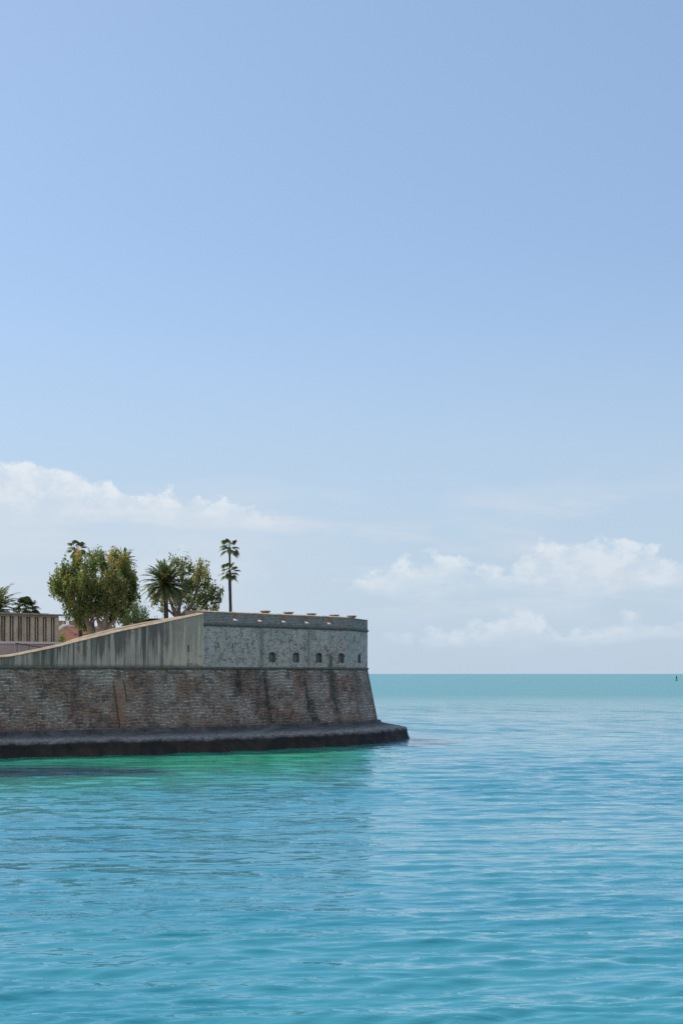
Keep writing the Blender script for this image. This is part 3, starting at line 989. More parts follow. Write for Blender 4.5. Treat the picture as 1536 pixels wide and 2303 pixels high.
# ------------------------------------------------------------------ ribbed concrete building and the wall below it
nAB = plan_normal(A, B)
def line(px0, px1, back):
    a, c = A - nAB * back, B - nAB * back
    d = (c - a).normalized()
    return a + d * s_at(a, c, px0), a + d * s_at(a, c, px1)
M_conc = material('streaked board-marked concrete', simple((0.40, 0.335, 0.265), (0.52, 0.44, 0.355), 1.3, 0.9, streak=True))
M_conc2 = material('brown streaked panel', simple((0.34, 0.265, 0.215), (0.44, 0.33, 0.26), 1.2, 0.9, streak=True))
M_roof = material('weathered roof slab', simple((0.22, 0.21, 0.18), (0.33, 0.31, 0.26), 1.6, 0.9))
M_pinkwall = material('pinkish grey render', simple((0.36, 0.30, 0.30), (0.44, 0.37, 0.36), 0.8, 0.9))
f0, f1 = line(-160, 131, 7.2)
bd = (f1 - f0).normalized()
bn = plan_normal(f0, f1)
rz = math.atan2(bd.y, bd.x)
bld = thing('ribbed_building', (f0.x, f0.y, 8.0), 'flat roofed building with vertical concrete ribs behind the low end of the ramp', 'building')
Lb = (f1 - f0).length
ztop = EYE + (1515 - 1384.5) / FPX * f1.y
def lp(s, back, z): 
    q = f0 + bd * s - bn * back
    return (q.x, q.y, z)
bloc = (f0.x, f0.y, 8.0)
mb = MB()
mb.box(lp(Lb / 2, 4.2, (8.0 + ztop) / 2), (Lb, 8.0, ztop - 8.0), rz)
mb.build('wall', M_conc2, bld, loc=bloc)
zf = EYE + (1515 - 1446) / FPX * f1.y
pitch = 0.80
k = 0
s = Lb - 0.14
while s > 0.2:
    mb = MB()
    w = 0.40
    mb.box(lp(s, 0.06, (8.0 + ztop - 0.16) / 2), (w, 0.34, ztop - 0.16 - 8.0), rz)
    mb.build('rib', M_conc, bld, loc=bloc)
    if s > 0.5:
        mb = MB()
        mb.box(lp(s - 0.40, 0.06, (8.0 + ztop - 0.22) / 2), (0.07, 0.26, ztop - 0.22 - 8.0), rz)
        mb.build('fin', M_conc, bld, loc=bloc)
    s -= pitch
    k += 1
mb = MB()
mb.box(lp(Lb / 2, 0.02, ztop - 0.10), (Lb, 0.44, 0.16), rz)
mb.build('lintel_beam', M_conc2, bld, loc=bloc)
mb = MB()
mb.box(lp(Lb / 2 + 0.3, 4.0, ztop + 0.055), (Lb + 0.9, 9.0, 0.11), rz)
mb.build('roof', M_roof, bld, loc=bloc)
mb = MB()
mb.box(lp(Lb / 2 + 0.2, 0.0, ztop + 0.14), (Lb - 2.4, 0.5, 0.05), rz)
mb.build('roof_edge', M_roof, bld, loc=bloc)

g0, g1 = line(-200, 150, 5.4)
gd = (g1 - g0).normalized()
zl = EYE + (1515 - 1446.5) / FPX * g1.y
Lg = (g1 - g0).length
lw = thing('terrace_wall', (g0.x, g0.y, 8.0), 'low pinkish grey wall with pale ledge in front of the ribbed building', 'wall')
def gpnt(s, back, z):
    q = g0 + gd * s - bn * back
    return (q.x, q.y, z)
gl = (g0.x, g0.y, 8.0)
mb = MB()
mb.box(gpnt(Lg / 2, 0.25, (8.0 + zl - 0.12) / 2), (Lg, 0.5, zl - 0.12 - 8.0), rz)
mb.build('wall_face', M_pinkwall, lw, loc=gl)
mb = MB()
mb.sweep([gpnt(0, 0, zl - 0.06), gpnt(Lg, 0, zl - 0.06)], [(0.09, -0.06), (0.09, 0.02), (-0.35, 0.17), (-1.7, 0.18), (-1.7, -0.06)])
mb.build('ledge', material('pale pink ledge', simple((0.50, 0.43, 0.40), (0.58, 0.50, 0.46), 1.0)), lw, loc=gl)
M_iron = material('dark iron', simple((0.02, 0.02, 0.022), (0.035, 0.033, 0.033), 5, 0.6))
hr = thing('slanting_bar', P(66, 1452, 126.0) - Vector((0, 0, 1.2)), 'thin dark bar slanting down across the pinkish grey wall', 'bar')
hl = tuple(hr.location)
e0, e1 = Vector(P(36, 1446.5, 127.5)), Vector(P(97, 1456.5, 127.6))
mb = MB()
mb.tube([e0, e1], [0.04, 0.04], 6)  # thin dark bar on posts, slanting across the wall
mb.build('sloping_bar', M_iron, hr, loc=hl)
for t in (0.06, 0.5, 0.94):
    q = e0.lerp(e1, t)
    mb = MB()
    mb.tube([(q.x, q.y, 8.0), tuple(q)], [0.025, 0.025], 6)
    mb.build('post', M_iron, hr, loc=hl)

# ------------------------------------------------------------------ pink house and crenellated wall behind
M_pink = material('salmon pink render', simple((0.55, 0.27, 0.22), (0.62, 0.33, 0.27), 0.8, 0.9))
M_trim = material('pale grey trim', simple((0.42, 0.37, 0.32), (0.5, 0.45, 0.39), 1.5, 0.9))
M_white = material('white roof slope', simple((0.72, 0.70, 0.68), (0.8, 0.78, 0.76), 1.0, 0.9))  # white layer laid on the left slope only
Yh = 166.0
h0 = P(110, 1440, Yh)
house = thing('pink_house', (P(160, 1440, Yh).x, Yh, 8.0), 'salmon pink house with pale gable trim beyond the ramp and the ribbed building', 'house')
hl = tuple(house.location)
eave = P(128, 1424, Yh).z
peak = P(150, 1410, Yh).z
x0, xp, x1 = P(118, 0, Yh).x, P(150, 0, Yh).x, P(206, 0, Yh).x
mb = MB()
fr = [(x0, Yh, 8.0), (x1, Yh, 8.0), (x1, Yh, peak - 0.1), (xp, Yh, peak), (x0, Yh, eave - 0.55)]
bk = [(a, Yh + 9, c) for a, _, c in fr]
mb.poly(fr)
mb.poly(bk[::-1])
for i in (1, 4):
    j = (i + 1) % 5
    mb.poly([fr[j], fr[i], bk[i], bk[j]][::-1])
mb.build('wall', M_pink, house, loc=hl)
def slabpoly(mb, a, c, y0, y1, t):
    (xa, za), (xb, zb) = a, c
    d = Vector((xb - xa, zb - za)).normalized()
    nx, nz = -d.y * t, d.x * t
    q = [(xa, za), (xb, zb), (xb + nx, zb + nz), (xa + nx, za + nz)]
    f = [(u, y0, v) for u, v in q]
    g = [(u, y1, v) for u, v in q]
    mb.poly(f); mb.poly(g[::-1])
    for i in range(4):
        j = (i + 1) % 4
        mb.poly([f[j], f[i], g[i], g[j]])
mb = MB()
slabpoly(mb, (x0 - 0.3, eave - 0.70), (xp, peak + 0.01), Yh - 0.10, Yh + 9.1, 0.16)
slabpoly(mb, (xp + 0.002, peak + 0.01), (x1 + 0.2, peak - 0.1), Yh - 0.10, Yh + 9.1, 0.16)
mb.build('roof', M_trim, house, loc=hl)
mb = MB()
slabpoly(mb, (x0 - 0.3, eave - 0.40), (xp - 0.25, peak + 0.15), Yh + 0.3, Yh + 9.1, 0.3)
mb.build('roof', M_white, house, loc=hl)
mb = MB()
a, c = P(150, 1413, Yh - 0.04), P(180, 1438, Yh - 0.04)
mb.tube([a, c], [0.05, 0.05], 5)
mb.build('rain_pipe', M_pinkwall, house, loc=hl)
mb = MB()
a, c = P(168, 1426.5, Yh - 0.05), P(204, 1426.5, Yh - 0.05)
mb.tube([a, c], [0.06, 0.06], 5)
mb.build('string_course', M_redbrick, house, loc=hl)

Yc = 178.0
cw = thing('crenellated_wall', (P(150, 0, Yc).x, Yc, 8.0), 'brown brick wall topped by square merlons behind the pink house', 'wall')
cl = tuple(cw.location)
mb = MB()
xa, xb = P(60, 0, Yc).x, P(260, 0, Yc).x
zw = P(0, 1409, Yc).z
mb.box(((xa + xb) / 2, Yc, (8 + zw) / 2), (xb - xa, 0.9, zw - 8))
mb.build('wall_base', M_redbrick, cw, loc=cl)
for pa, pb in ((60, 80), (86, 104), (110, 126), (130, 148), (157, 181), (190, 212), (221, 243)):
    u0, u1 = P(pa, 0, Yc).x, P(pb, 0, Yc).x
    zt = P(0, 1397.5, Yc).z
    mb = MB()
    mb.box(((u0 + u1) / 2, Yc, (zw + zt) / 2), (u1 - u0, 0.88, zt - zw))
    mb.box(((u0 + u1) / 2, Yc, zt + 0.035), (u1 - u0 + 0.1, 0.98, 0.07))
    mb.build('merlon', M_redbrick, cw, loc=cl)

# low hut roof with two masts just behind the ramp
Yk = 145.0
hut = thing('low_hut', (P(350, 0, Yk).x, Yk, 8.0), 'low dark roofed hut peeping over the ramp left of the date palm trunk', 'hut')
kl = tuple(hut.location)
mb = MB()
xa, xb = P(318, 0, Yk).x, P(398, 0, Yk).x
zh = P(0, 1397, Yk).z
mb.box(((xa + xb) / 2, Yk + 1.5, (8 + zh) / 2), (xb - xa, 3.0, zh - 8))
mb.build('wall', M_redbrick, hut, loc=kl)
mb = MB()
pr = [P(312, 1401, Yk), P(339, 1393.2, Yk), P(358, 1393.4, Yk), P(400, 1396.8, Yk)]
for i in range(3):
    slabpoly(mb, (pr[i].x + (0.001 if i else 0), pr[i].z), (pr[i + 1].x, pr[i + 1].z), Yk - 0.3, Yk + 3.2, 0.10)
mb.build('roof', material('dark roof tiles', simple((0.07, 0.055, 0.05), (0.12, 0.08, 0.065), 2.5, 0.9)), hut, loc=kl)
for px, py in ((349, 1384.5), (354, 1384)):
    mb = MB()
    q = P(px, py, Yk + 0.8)
    mb.tube([(q.x, q.y, zh), tuple(q)], [0.03, 0.022], 6)
    mb.build('mast', M_iron, hut, loc=kl)

# ------------------------------------------------------------------ trees
M_bark = material('pale grey fig bark', simple((0.28, 0.23, 0.195), (0.44, 0.375, 0.33), 1.6, 0.9, streak=True))
M_palmbark = material('dark fibrous palm trunk', simple((0.055, 0.045, 0.040), (0.10, 0.08, 0.068), 4.0, 0.95))
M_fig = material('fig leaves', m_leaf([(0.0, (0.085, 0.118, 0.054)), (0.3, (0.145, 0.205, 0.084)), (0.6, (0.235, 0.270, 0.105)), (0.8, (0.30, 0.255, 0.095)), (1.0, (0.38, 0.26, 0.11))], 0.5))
M_sage = material('sage leaves', m_leaf([(0.0, (0.17, 0.25, 0.09)), (0.5, (0.25, 0.34, 0.14)), (1.0, (0.33, 0.42, 0.20))]))
M_frond = material('palm fronds', m_leaf([(0.0, (0.035, 0.06, 0.030)), (0.5, (0.07, 0.11, 0.05)), (0.85, (0.15, 0.18, 0.075)), (1.0, (0.24, 0.19, 0.11))], 0.35))

def leaf_cloud(name, clumps, mat, parent, loc, leaf=(0.30, 0.14), dens=14.0, seed=1, droop=0.35, sub=0):
    """leaf-sized faces scattered in sprays through each clump's volume"""
    g = np.random.default_rng(seed)
    V, T = [], []
    for (c, rx, ry, rz, tone, k) in clumps:
        vol = rx * rz * 4 * math.pi / 3 * ((rx + rz) / 2)
        n = int(dens * k * (rx * rz) * 34)
        ns = max(4, n // 16)                       # sprays
        u = g.normal(size=(ns, 3)); u /= np.linalg.norm(u, axis=1)[:, None]
        rad = g.random(ns) ** 0.42
        lump = 0.82 + 0.28 * np.sin(u[:, 0] * 5 + seed + c[0]) * np.sin(u[:, 2] * 4 + c[2])
        sc = np.array(c) + u * rad[:, None] * lump[:, None] * np.array([rx, ry, rz])
        st = np.clip(tone + g.normal(size=ns) * 0.20, 0, 1)
        m = n // ns + 1
        ctr = np.repeat(sc, m, 0) + g.normal(size=(ns * m, 3)) * np.array([0.15, 0.15, 0.34])
        tn = np.clip(np.repeat(st, m) + g.normal(size=ns * m) * 0.10, 0, 1)
        N = len(ctr)
        d = g.normal(size=(N, 3)); d[:, 2] -= droop * 2
        d /= np.linalg.norm(d, axis=1)[:, None]
        w = g.normal(size=(N, 3)); w -= (w * d).sum(1)[:, None] * d
        w /= np.linalg.norm(w, axis=1)[:, None]
        L = leaf[0] * (0.6 + 0.8 * g.random(N))[:, None]
        W = leaf[1] * (0.6 + 0.8 * g.random(N))[:, None]
        nrm = np.cross(d, w)
        q = np.stack([ctr - d * L / 2, ctr + w * W / 2 + nrm * W * 0.15, ctr + d * L / 2, ctr - w * W / 2 + nrm * W * 0.15], 1)
        V.append(q.reshape(-1, 3)); T.append(tn)
    V = np.concatenate(V) - np.array(loc)
    T = np.concatenate(T)
    me = bpy.data.meshes.new(name)
    n = len(T)
    me.vertices.add(n * 4); me.vertices.foreach_set('co', V.astype(np.float32).ravel())
    me.loops.add(n * 4); me.loops.foreach_set('vertex_index', np.arange(n * 4, dtype=np.int32))
    me.polygons.add(n); me.polygons.foreach_set('loop_start', np.arange(0, n * 4, 4, dtype=np.int32))
    at = me.attributes.new('tone', 'FLOAT', 'FACE'); at.data.foreach_set('value', T.astype(np.float32))
    me.materials.append(mat)
    me.update(calc_edges=True)
    o = bpy.data.objects.new(name, me)
    COL.objects.link(o)
    o.parent = parent
    return o

def limb(mb, pts, r0, r1, seed, n=9):
    rg = random.Random(seed)
    pts = [Vector(p) for p in pts]
    path = []
    m = 6
    for i in range(len(pts) - 1):
        p0, p1, p2, p3 = pts[max(i - 1, 0)], pts[i], pts[i + 1], pts[min(i + 2, len(pts) - 1)]
        for k in range(m):
            t = k / m
            q = 0.5 * ((2 * p1) + (p2 - p0) * t + (2 * p0 - 5 * p1 + 4 * p2 - p3) * t * t + (-p0 + 3 * p1 - 3 * p2 + p3) * t ** 3)
            path.append(q + Vector((rg.uniform(-1, 1), rg.uniform(-1, 1), 0)) * 0.03)
    path.append(pts[-1])
    L = len(path)
    mb.tube(path, [(r0 + (r1 - r0) * i / (L - 1)) * (1 + 0.10 * math.sin(i * 1.7 + seed)) for i in range(L)], n)

def px_clumps(lst, Y, seed, depth=1.15, spread=2.2):
    g = random.Random(seed)
    out = []
    for it in lst:
        px, py, rx, ry, tone = it[:5]
        k = it[5] if len(it) > 5 else 1.0
        dy = it[6] if len(it) > 6 else g.uniform(-spread, spread)
        c = P(px, py, Y + dy)
        sc = (Y + dy) / FPX
        out.append((tuple(c), rx * sc, (rx + ry) / 2 * sc * depth, ry * sc, tone, k))
    return out

# big broad fig
Yf = 150.0
base = P(222, 1440, Yf); base.z = 8.0
fig = thing('fig_tree', base, 'large broad fig tree with dense olive green crown and pale forked trunk', 'tree', 'fig trees inside the fort')
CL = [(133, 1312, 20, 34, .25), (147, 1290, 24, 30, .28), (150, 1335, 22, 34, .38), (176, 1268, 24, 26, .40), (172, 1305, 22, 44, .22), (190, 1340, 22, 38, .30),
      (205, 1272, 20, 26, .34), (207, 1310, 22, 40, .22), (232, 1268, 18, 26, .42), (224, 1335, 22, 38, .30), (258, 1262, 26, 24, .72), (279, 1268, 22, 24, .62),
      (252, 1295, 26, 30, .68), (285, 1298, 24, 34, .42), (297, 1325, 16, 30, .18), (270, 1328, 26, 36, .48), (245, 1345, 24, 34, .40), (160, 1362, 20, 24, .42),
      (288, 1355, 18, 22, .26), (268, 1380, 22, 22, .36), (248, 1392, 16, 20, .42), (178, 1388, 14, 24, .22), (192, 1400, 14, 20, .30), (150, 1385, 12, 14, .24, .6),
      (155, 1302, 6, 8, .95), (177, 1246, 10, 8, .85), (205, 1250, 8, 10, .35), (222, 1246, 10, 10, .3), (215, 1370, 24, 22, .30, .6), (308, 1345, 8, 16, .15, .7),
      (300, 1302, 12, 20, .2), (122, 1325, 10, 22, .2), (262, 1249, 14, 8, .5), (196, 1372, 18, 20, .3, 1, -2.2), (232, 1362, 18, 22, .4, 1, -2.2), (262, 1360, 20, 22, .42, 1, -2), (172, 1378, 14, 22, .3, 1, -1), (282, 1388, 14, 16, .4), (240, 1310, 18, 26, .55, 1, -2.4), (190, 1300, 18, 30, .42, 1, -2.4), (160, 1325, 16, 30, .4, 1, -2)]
cl = px_clumps(CL, Yf, 3)
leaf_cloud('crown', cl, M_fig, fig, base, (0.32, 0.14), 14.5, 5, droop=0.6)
mb = MB()
B0 = Vector((base.x, base.y, 8.0))
fk = P(216, 1424, Yf)
limb(mb, [B0 + Vector((-0.5, 0, 0)), P(205, 1425, Yf), P(196, 1395, Yf), P(183, 1360, Yf - .5), P(170, 1310, Yf)], .36, .09, 1)
limb(mb, [B0 + Vector((-0.2, 0.3, 0)), P(206, 1420, Yf + .4), P(186, 1372, Yf), P(160, 1340, Yf)], .30, .08, 2)
limb(mb, [B0 + Vector((0.3, -0.1, 0)), P(231, 1420, Yf - .5), P(221, 1392, Yf - .6), P(228, 1360, Yf - .8), P(220, 1310, Yf)], .30, .09, 3)
limb(mb, [B0 + Vector((0.5, -0.2, 0)), P(233, 1418, Yf - .5), P(242, 1380, Yf - .9), P(250, 1340, Yf - 1), P(256, 1290, Yf)], .30, .08, 4)
limb(mb, [B0 + Vector((0.8, 0.2, 0)), P(240, 1420, Yf), P(262, 1390, Yf), P(280, 1340, Yf)], .28, .08, 5)
limb(mb, [P(196, 1395, Yf), P(201, 1360, Yf - .9), P(205, 1320, Yf - 1)], .2, .06, 6)
limb(mb, [B0 + Vector((0.1, 0.6, 0)), P(210, 1410, Yf + 1), P(206, 1360, Yf + 1.2), P(210, 1300, Yf + 1)], .28, .09, 7)
limb(mb, [P(245, 1375, Yf - .9), P(262, 1350, Yf - 1), P(272, 1320, Yf - .5)], .16, .05, 8)
for k, c in enumerate(cl):
    if k % 2: continue
    limb(mb, [P(222, 1385, Yf), Vector(c[0]).lerp(P(222, 1385, Yf), 0.45) + Vector((0, 0, -.4)), Vector(c[0])], .10, .03, 20 + k, 6)
mb.build('trunk', M_bark, fig, smooth=True, loc=base)

# second, sparser fig
Yg = 152.0
base2 = P(405, 1440, Yg); base2.z = 8.0
fig2 = thing('fig_tree', base2, 'open airy fig tree with sky gaps behind the date palm and the bastion corner', 'tree', 'fig trees inside the fort')
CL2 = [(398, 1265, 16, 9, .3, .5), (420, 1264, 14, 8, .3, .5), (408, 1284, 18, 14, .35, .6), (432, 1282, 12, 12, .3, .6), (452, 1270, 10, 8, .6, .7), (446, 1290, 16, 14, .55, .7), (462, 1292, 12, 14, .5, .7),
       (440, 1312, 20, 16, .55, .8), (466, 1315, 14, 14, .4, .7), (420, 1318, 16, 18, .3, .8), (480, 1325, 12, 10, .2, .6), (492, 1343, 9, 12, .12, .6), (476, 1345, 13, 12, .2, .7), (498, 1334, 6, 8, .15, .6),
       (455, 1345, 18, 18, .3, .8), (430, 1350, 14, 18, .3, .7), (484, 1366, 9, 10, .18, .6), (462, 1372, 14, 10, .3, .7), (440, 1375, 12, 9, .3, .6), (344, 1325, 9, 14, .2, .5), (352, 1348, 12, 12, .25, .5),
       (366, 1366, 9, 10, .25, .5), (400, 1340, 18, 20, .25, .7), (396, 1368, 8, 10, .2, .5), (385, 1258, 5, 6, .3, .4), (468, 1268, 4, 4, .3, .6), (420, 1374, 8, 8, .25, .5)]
cl2 = px_clumps(CL2, Yg, 4, spread=1.6)
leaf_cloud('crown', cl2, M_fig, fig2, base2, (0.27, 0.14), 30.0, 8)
mb = MB()
Bb = Vector((base2.x, base2.y, 8.0))
limb(mb, [Bb + Vector((-.4, 0, 0)), P(398, 1395, Yg), P(391, 1370, Yg), P(380, 1340, Yg), P(372, 1310, Yg)], .34, .06, 1)
limb(mb, [Bb, P(402, 1390, Yg), P(404, 1365, Yg), P(411, 1335, Yg), P(408, 1290, Yg)], .32, .06, 2)
limb(mb, [Bb + Vector((.4, 0, 0)), P(410, 1392, Yg), P(424, 1372, Yg), P(440, 1340, Yg), P(446, 1295, Yg)], .34, .06, 3)
limb(mb, [Bb + Vector((.7, 0, 0)), P(420, 1392, Yg), P(446, 1376, Yg), P(468, 1350, Yg), P(484, 1330, Yg)], .28, .05, 4)
limb(mb, [P(455, 1380, Yg), P(478, 1374, Yg), P(486, 1350, Yg)], .12, .04, 5)
limb(mb, [P(395, 1385, Yg), P(375, 1368, Yg), P(352, 1345, Yg)], .16, .04, 6)
for k, c in enumerate(cl2):
    if k % 2: continue
    q = P(425, 1360, Yg)
    limb(mb, [q.lerp(Vector(c[0]), 0.3), Vector(c[0]).lerp(q, 0.35) + Vector((0, 0, -.2)), Vector(c[0])], .07, .02, 30 + k, 5)
mb.build('trunk', material('dark fig bark', simple((0.11, 0.09, 0.08), (0.20, 0.165, 0.145), 1.6, 0.9)), fig2, smooth=True, loc=base2)

# pale shrubby trees and bush
def shrub(name, label, cat, px, py, Y, lst, seed, mat, stem=True, leaf=(0.24, 0.10)):
    b0 = P(px, py, Y); b0.z = 8.0
    t = thing(name, b0, label, cat)
    c = px_clumps(lst, Y, seed, spread=0.6)
    leaf_cloud('foliage', c, mat, t, b0, leaf, 18.0, seed, droop=-0.4)
    mb = MB()
    for k, q in enumerate(c):
        limb(mb, [tuple(b0), (b0.x * .6 + q[0][0] * .4, Y, (8 + q[0][2]) / 2 + .3), q[0]], .07, .015, k, 5)
        for j in range(5):
            rg = random.Random(k * 9 + j)
            tip = Vector(q[0]) + Vector((rg.uniform(-1, 1) * q[1], rg.uniform(-1, 1) * q[2], rg.uniform(.2, 1) * q[3] * 1.15))
            limb(mb, [q[0], tuple(Vector(q[0]).lerp(tip, .5)), tuple(tip)], .02, .006, j, 4)
    mb.build('stem', M_bark, t, smooth=True, loc=b0)
shrub('small_tree', 'pale sage green small tree against the sky right of the large fig', 'tree', 312, 1430, 147.5,
      [(300, 1378, 17, 18, .5, 1.2), (318, 1385, 15, 16, .6, 1.2), (308, 1400, 20, 12, .3, 1.8), (290, 1400, 15, 16, .3, 1.8), (326, 1372, 9, 12, .7, .7), (306, 1362, 9, 10, .6, .7), (330, 1398, 9, 8, .3, 1.5)], 15, M_sage)
shrub('garden_bush', 'small green bush at the right end of the ribbed building', 'bush', 142, 1450, 140.0,
      [(140, 1436, 8, 9, .3), (147, 1440, 8, 7, .5), (137, 1444, 8, 8, .2)], 16, M_sage)

# palms
def frond(mb, o, az, el, L, droop, g, width=0.42, tone=0.4, nl=22):
    """feather frond: arched midrib with leaflets on both sides"""
    d = Vector((math.cos(az) * math.cos(el), math.sin(az) * math.cos(el), math.sin(el)))
    p = Vector(o)
    side = Vector((-math.sin(az), math.cos(az), 0))
    pts = [p.copy()]
    n = nl
    for i in range(n):
        d = (d + Vector((0, 0, -droop / n * (0.4 + 1.4 * i / n)))).normalized()
        p = p + d * L / n
        pts.append(p.copy())
    mb.tube(pts[::3] + [pts[-1]], [0.035 * (1 - .8 * k / (len(pts[::3]))) for k in range(len(pts[::3]) + 1)], 4, tone)
    for i in range(2, n):
        t = i / n
        w = width * math.sin(math.pi * min(1, .12 + t * .9)) ** 0.7
        dd = (pts[i + 1] - pts[i]).normalized()
        up = side.cross(dd)
        for s in (-1, 1):
            tip = pts[i] + (side * s * .8 + dd * .75 + up * g.uniform(-.1, .35)).normalized() * w + Vector((0, 0, -0.12 * w))
            b1, b2 = pts[i] - dd * .075, pts[i] + dd * .075
            mb.poly([b1, b2, tip + dd * .015, tip - dd * .015], None, min(1, max(0, tone + g.uniform(-.15, .2))))
def feather_palm(name, label, px, py, Y, L, n, seed, trunk_px, fruit=False, r=(0.24, 0.22), group='date palms inside the fort', els=(-35, 80)):
    g = random.Random(seed)
    top = P(px, py, Y)
    base = P(trunk_px, 1450, Y); base.z = 8.0
    t = thing(name, base, label, 'palm tree', group)
    mb = MB()
    m = 16
    path = [base.lerp(top, i / m) for i in range(m + 1)]
    mb.tube(path, [(r[0] + (r[1] - r[0]) * i / m) * (1 + .07 * (i % 2)) for i in range(m + 1)], 10)
    mb.tube([top + Vector((0, 0, -.5)), top + Vector((0, 0, -.1)), top + Vector((0, 0, .35))], [r[1], r[1] * 1.55, r[1] * .6], 10)
    mb.build('trunk', M_palmbark, t, loc=base)
    mb = MB()
    for i in range(n):
        f = (i + .5) / n
        el = R(els[0] + (els[1] - els[0]) * f ** 0.9 + g.uniform(-6, 6))
        az = i * 2.39996 + g.uniform(-.2, .2)
        o = top + Vector((math.cos(az) * .16, math.sin(az) * .16, -.15 + .4 * f))
        frond(mb, o, az, el, L * g.uniform(.85, 1.08), 0.85 + 0.5 * f, g, 0.42 * L / 2.4, g.uniform(.15, .75) if f > .15 else g.uniform(.6, 1.0))
    mb.build('crown', M_frond, t, loc=base, tone=True)
    if fruit:
        for k, (fx, fy, dy) in enumerate(((362, 1313, -.55), (383, 1309, -.5), (366, 1296, -.7), (370, 1318, .5))):
            q = P(fx, fy, Y + dy)
            mb = MB()
            for j in range(26):
                a = q + Vector((g.gauss(0, .075), g.gauss(0, .075), g.gauss(0, .10)))
                rock(mb, a, .10, j + k * 40)
            mb.tube([top, q], [.03, .02], 5)
            mb.build('fruit_cluster', M_fruit, t, loc=base)
    return t
M_fruit = material('orange date clusters', simple((0.34, 0.11, 0.04), (0.45, 0.16, 0.05), 4, 0.7))
feather_palm('date_palm', 'date palm with orange fruit clusters and stout dark trunk behind the sloping wall', 373, 1316, 144.0, 2.7, 92, 21, 376, True)
feather_palm('date_palm', 'feathery palm fronds cut by the left edge above the ribbed building roof', -6, 1372, 146.0, 3.0, 56, 22, -6)
feather_palm('date_palm', 'palm fronds just showing over the right top of the large fig', 280, 1262, 158.0, 1.5, 26, 23, 282, els=(-10, 80))

def fan_leaf(mb, o, az, el, pet, rad, g, tone):
    d = Vector((math.cos(az) * math.cos(el), math.sin(az) * math.cos(el), math.sin(el)))
    c = Vector(o) + d * pet
    mb.tube([o, c], [.022, .014], 4, tone)
    side = Vector((-math.sin(az), math.cos(az), 0))
    dn = (d + Vector((0, 0, -.35))).normalized()
    roll = g.uniform(-.4, .4)
    side = side * math.cos(roll) + side.cross(dn) * math.sin(roll)
    nb = 15
    for i in range(nb):
        a = R(-105 + 210 * i / (nb - 1))
        q = (dn * math.cos(a) + side * math.sin(a)).normalized()
        l = rad * (.75 + .25 * math.cos(a)) * g.uniform(.85, 1.1)
        w = side.cross(dn)
        tip = c + q * l + Vector((0, 0, -.38 * l))
        md = c + q * l * .55
        pr = q.cross(w).normalized() * rad * .085
        tt = min(1, max(0, tone + g.uniform(-.12, .12)))
        mb.poly([c, md - pr * 1.5, md + pr * 1.5], None, tt)
        mb.poly([md - pr * 1.5, tip, md + pr * 1.5], None, tt)
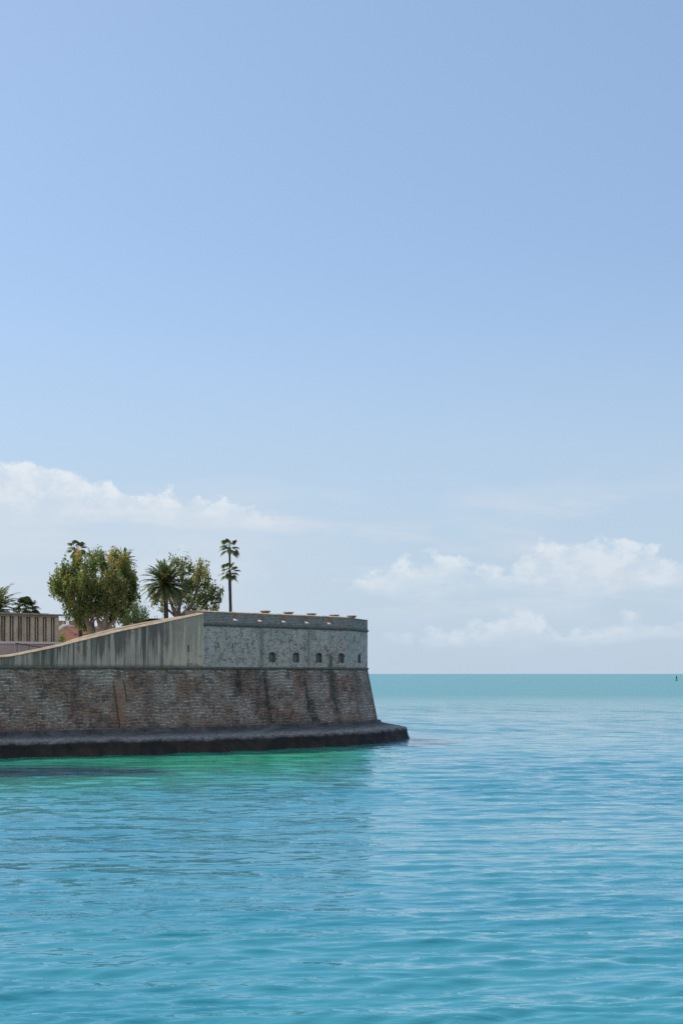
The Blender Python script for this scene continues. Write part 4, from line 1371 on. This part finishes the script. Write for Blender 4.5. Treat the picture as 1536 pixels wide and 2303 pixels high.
def fan_palm(label, px, py, Y, n, rad, pet, seed, bpx, r=(.17, .12), bend=0.0, group='fan palms inside the fort', skirt=True):
    g = random.Random(seed)
    top = P(px, py, Y)
    base = P(bpx, 1450, Y); base.z = 8.0
    t = thing('fan_palm', base, label, 'palm tree', group)
    mb = MB()
    m = 18
    path = [base.lerp(top, i / m) + Vector((bend * math.sin(math.pi * i / m), 0, 0)) for i in range(m + 1)]
    mb.tube(path, [(r[0] + (r[1] - r[0]) * i / m) * (1 + .05 * (i % 2)) for i in range(m + 1)], 9)
    mb.build('trunk', M_palmbark, t, loc=base, smooth=True)
    mb = MB()
    for i in range(n):
        f = (i + .5) / n
        el = R(-30 + 100 * f + g.uniform(-8, 8))
        az = i * 2.39996 + g.uniform(-.25, .25)
        fan_leaf(mb, top + Vector((0, 0, -.12 + .3 * f)), az, el, pet * g.uniform(.85, 1.15), rad, g, g.uniform(.1, .6) if f > .2 else g.uniform(.5, .95))
    mb.build('crown', M_frond, t, loc=base, tone=True)
    if skirt:
        mb = MB()
        for i in range(60):
            az = g.uniform(0, 6.28)
            o = top + Vector((math.cos(az) * r[1], math.sin(az) * r[1], g.uniform(-.30, .05)))
            e = o + Vector((math.cos(az) * .13, math.sin(az) * .13, -g.uniform(.25, .5)))
            s = Vector((-math.sin(az), math.cos(az), 0)) * .05
            mb.poly([o - s, o + s, e + s * .4, e - s * .4], None, 1.0)
        mb.build('dead_leaf_skirt', M_thatch, t, loc=base, tone=True)
    return t
M_thatch = material('dry palm thatch', simple((0.16, 0.12, 0.085), (0.24, 0.18, 0.13), 3, 0.95))
fan_palm('tallest slender fan palm, its crown high above a second one', 516.5, 1233, 158.0, 17, .66, .74, 31, 522.5, (.15, .105), 0.0)
fan_palm('shorter slender fan palm with its crown halfway up the tallest palm trunk', 516.5, 1289, 155.0, 17, .64, .76, 32, 522.5, (.17, .15), 0.0)
fan_palm('fan palm crown poking over the left top of the large fig', 174, 1238, 157.0, 16, .70, .70, 33, 184.5, (.22, .18))
fan_palm('bushy low fan palm showing over the ribbed building roof', 59, 1372, 149.0, 24, .95, .80, 34, 58, (.22, .2))

# ------------------------------------------------------------------ channel buoy far out
Yb = 1450.0
bp_ = P(1520.5, 1515, Yb); bp_.z = 0
buoy = thing('channel_buoy', bp_, 'tiny dark green channel buoy far out on the sea near the horizon', 'buoy')
M_buoy = material('dark green paint', simple((0.006, 0.045, 0.04), (0.01, 0.06, 0.05), 1.0, 0.5))
bz = tuple(bp_)
mb = MB()
mb.tube([bp_ + Vector((0, 0, z)) for z in (-.6, 0.0, .5, .8)], [.9, 1.25, 1.25, .7], 16)
mb.build('float', M_buoy, buoy, loc=bz)
mb = MB()
for k in range(4):
    a = k * math.pi / 2 + .4
    mb.tube([bp_ + Vector((math.cos(a) * .75, math.sin(a) * .75, .7)), bp_ + Vector((math.cos(a) * .35, math.sin(a) * .35, 4.2))], [.14, .1], 6)
mb.box(tuple(bp_ + Vector((0, 0, 2.9))), (1.0, 1.0, 2.0), .4, .75)
mb.build('tower', M_buoy, buoy, loc=bz)
mb = MB()
mb.tube([bp_ + Vector((0, 0, 4.2)), bp_ + Vector((0, 0, 5.2))], [.55, .02], 10)
mb.build('topmark', M_buoy, buoy, loc=bz)
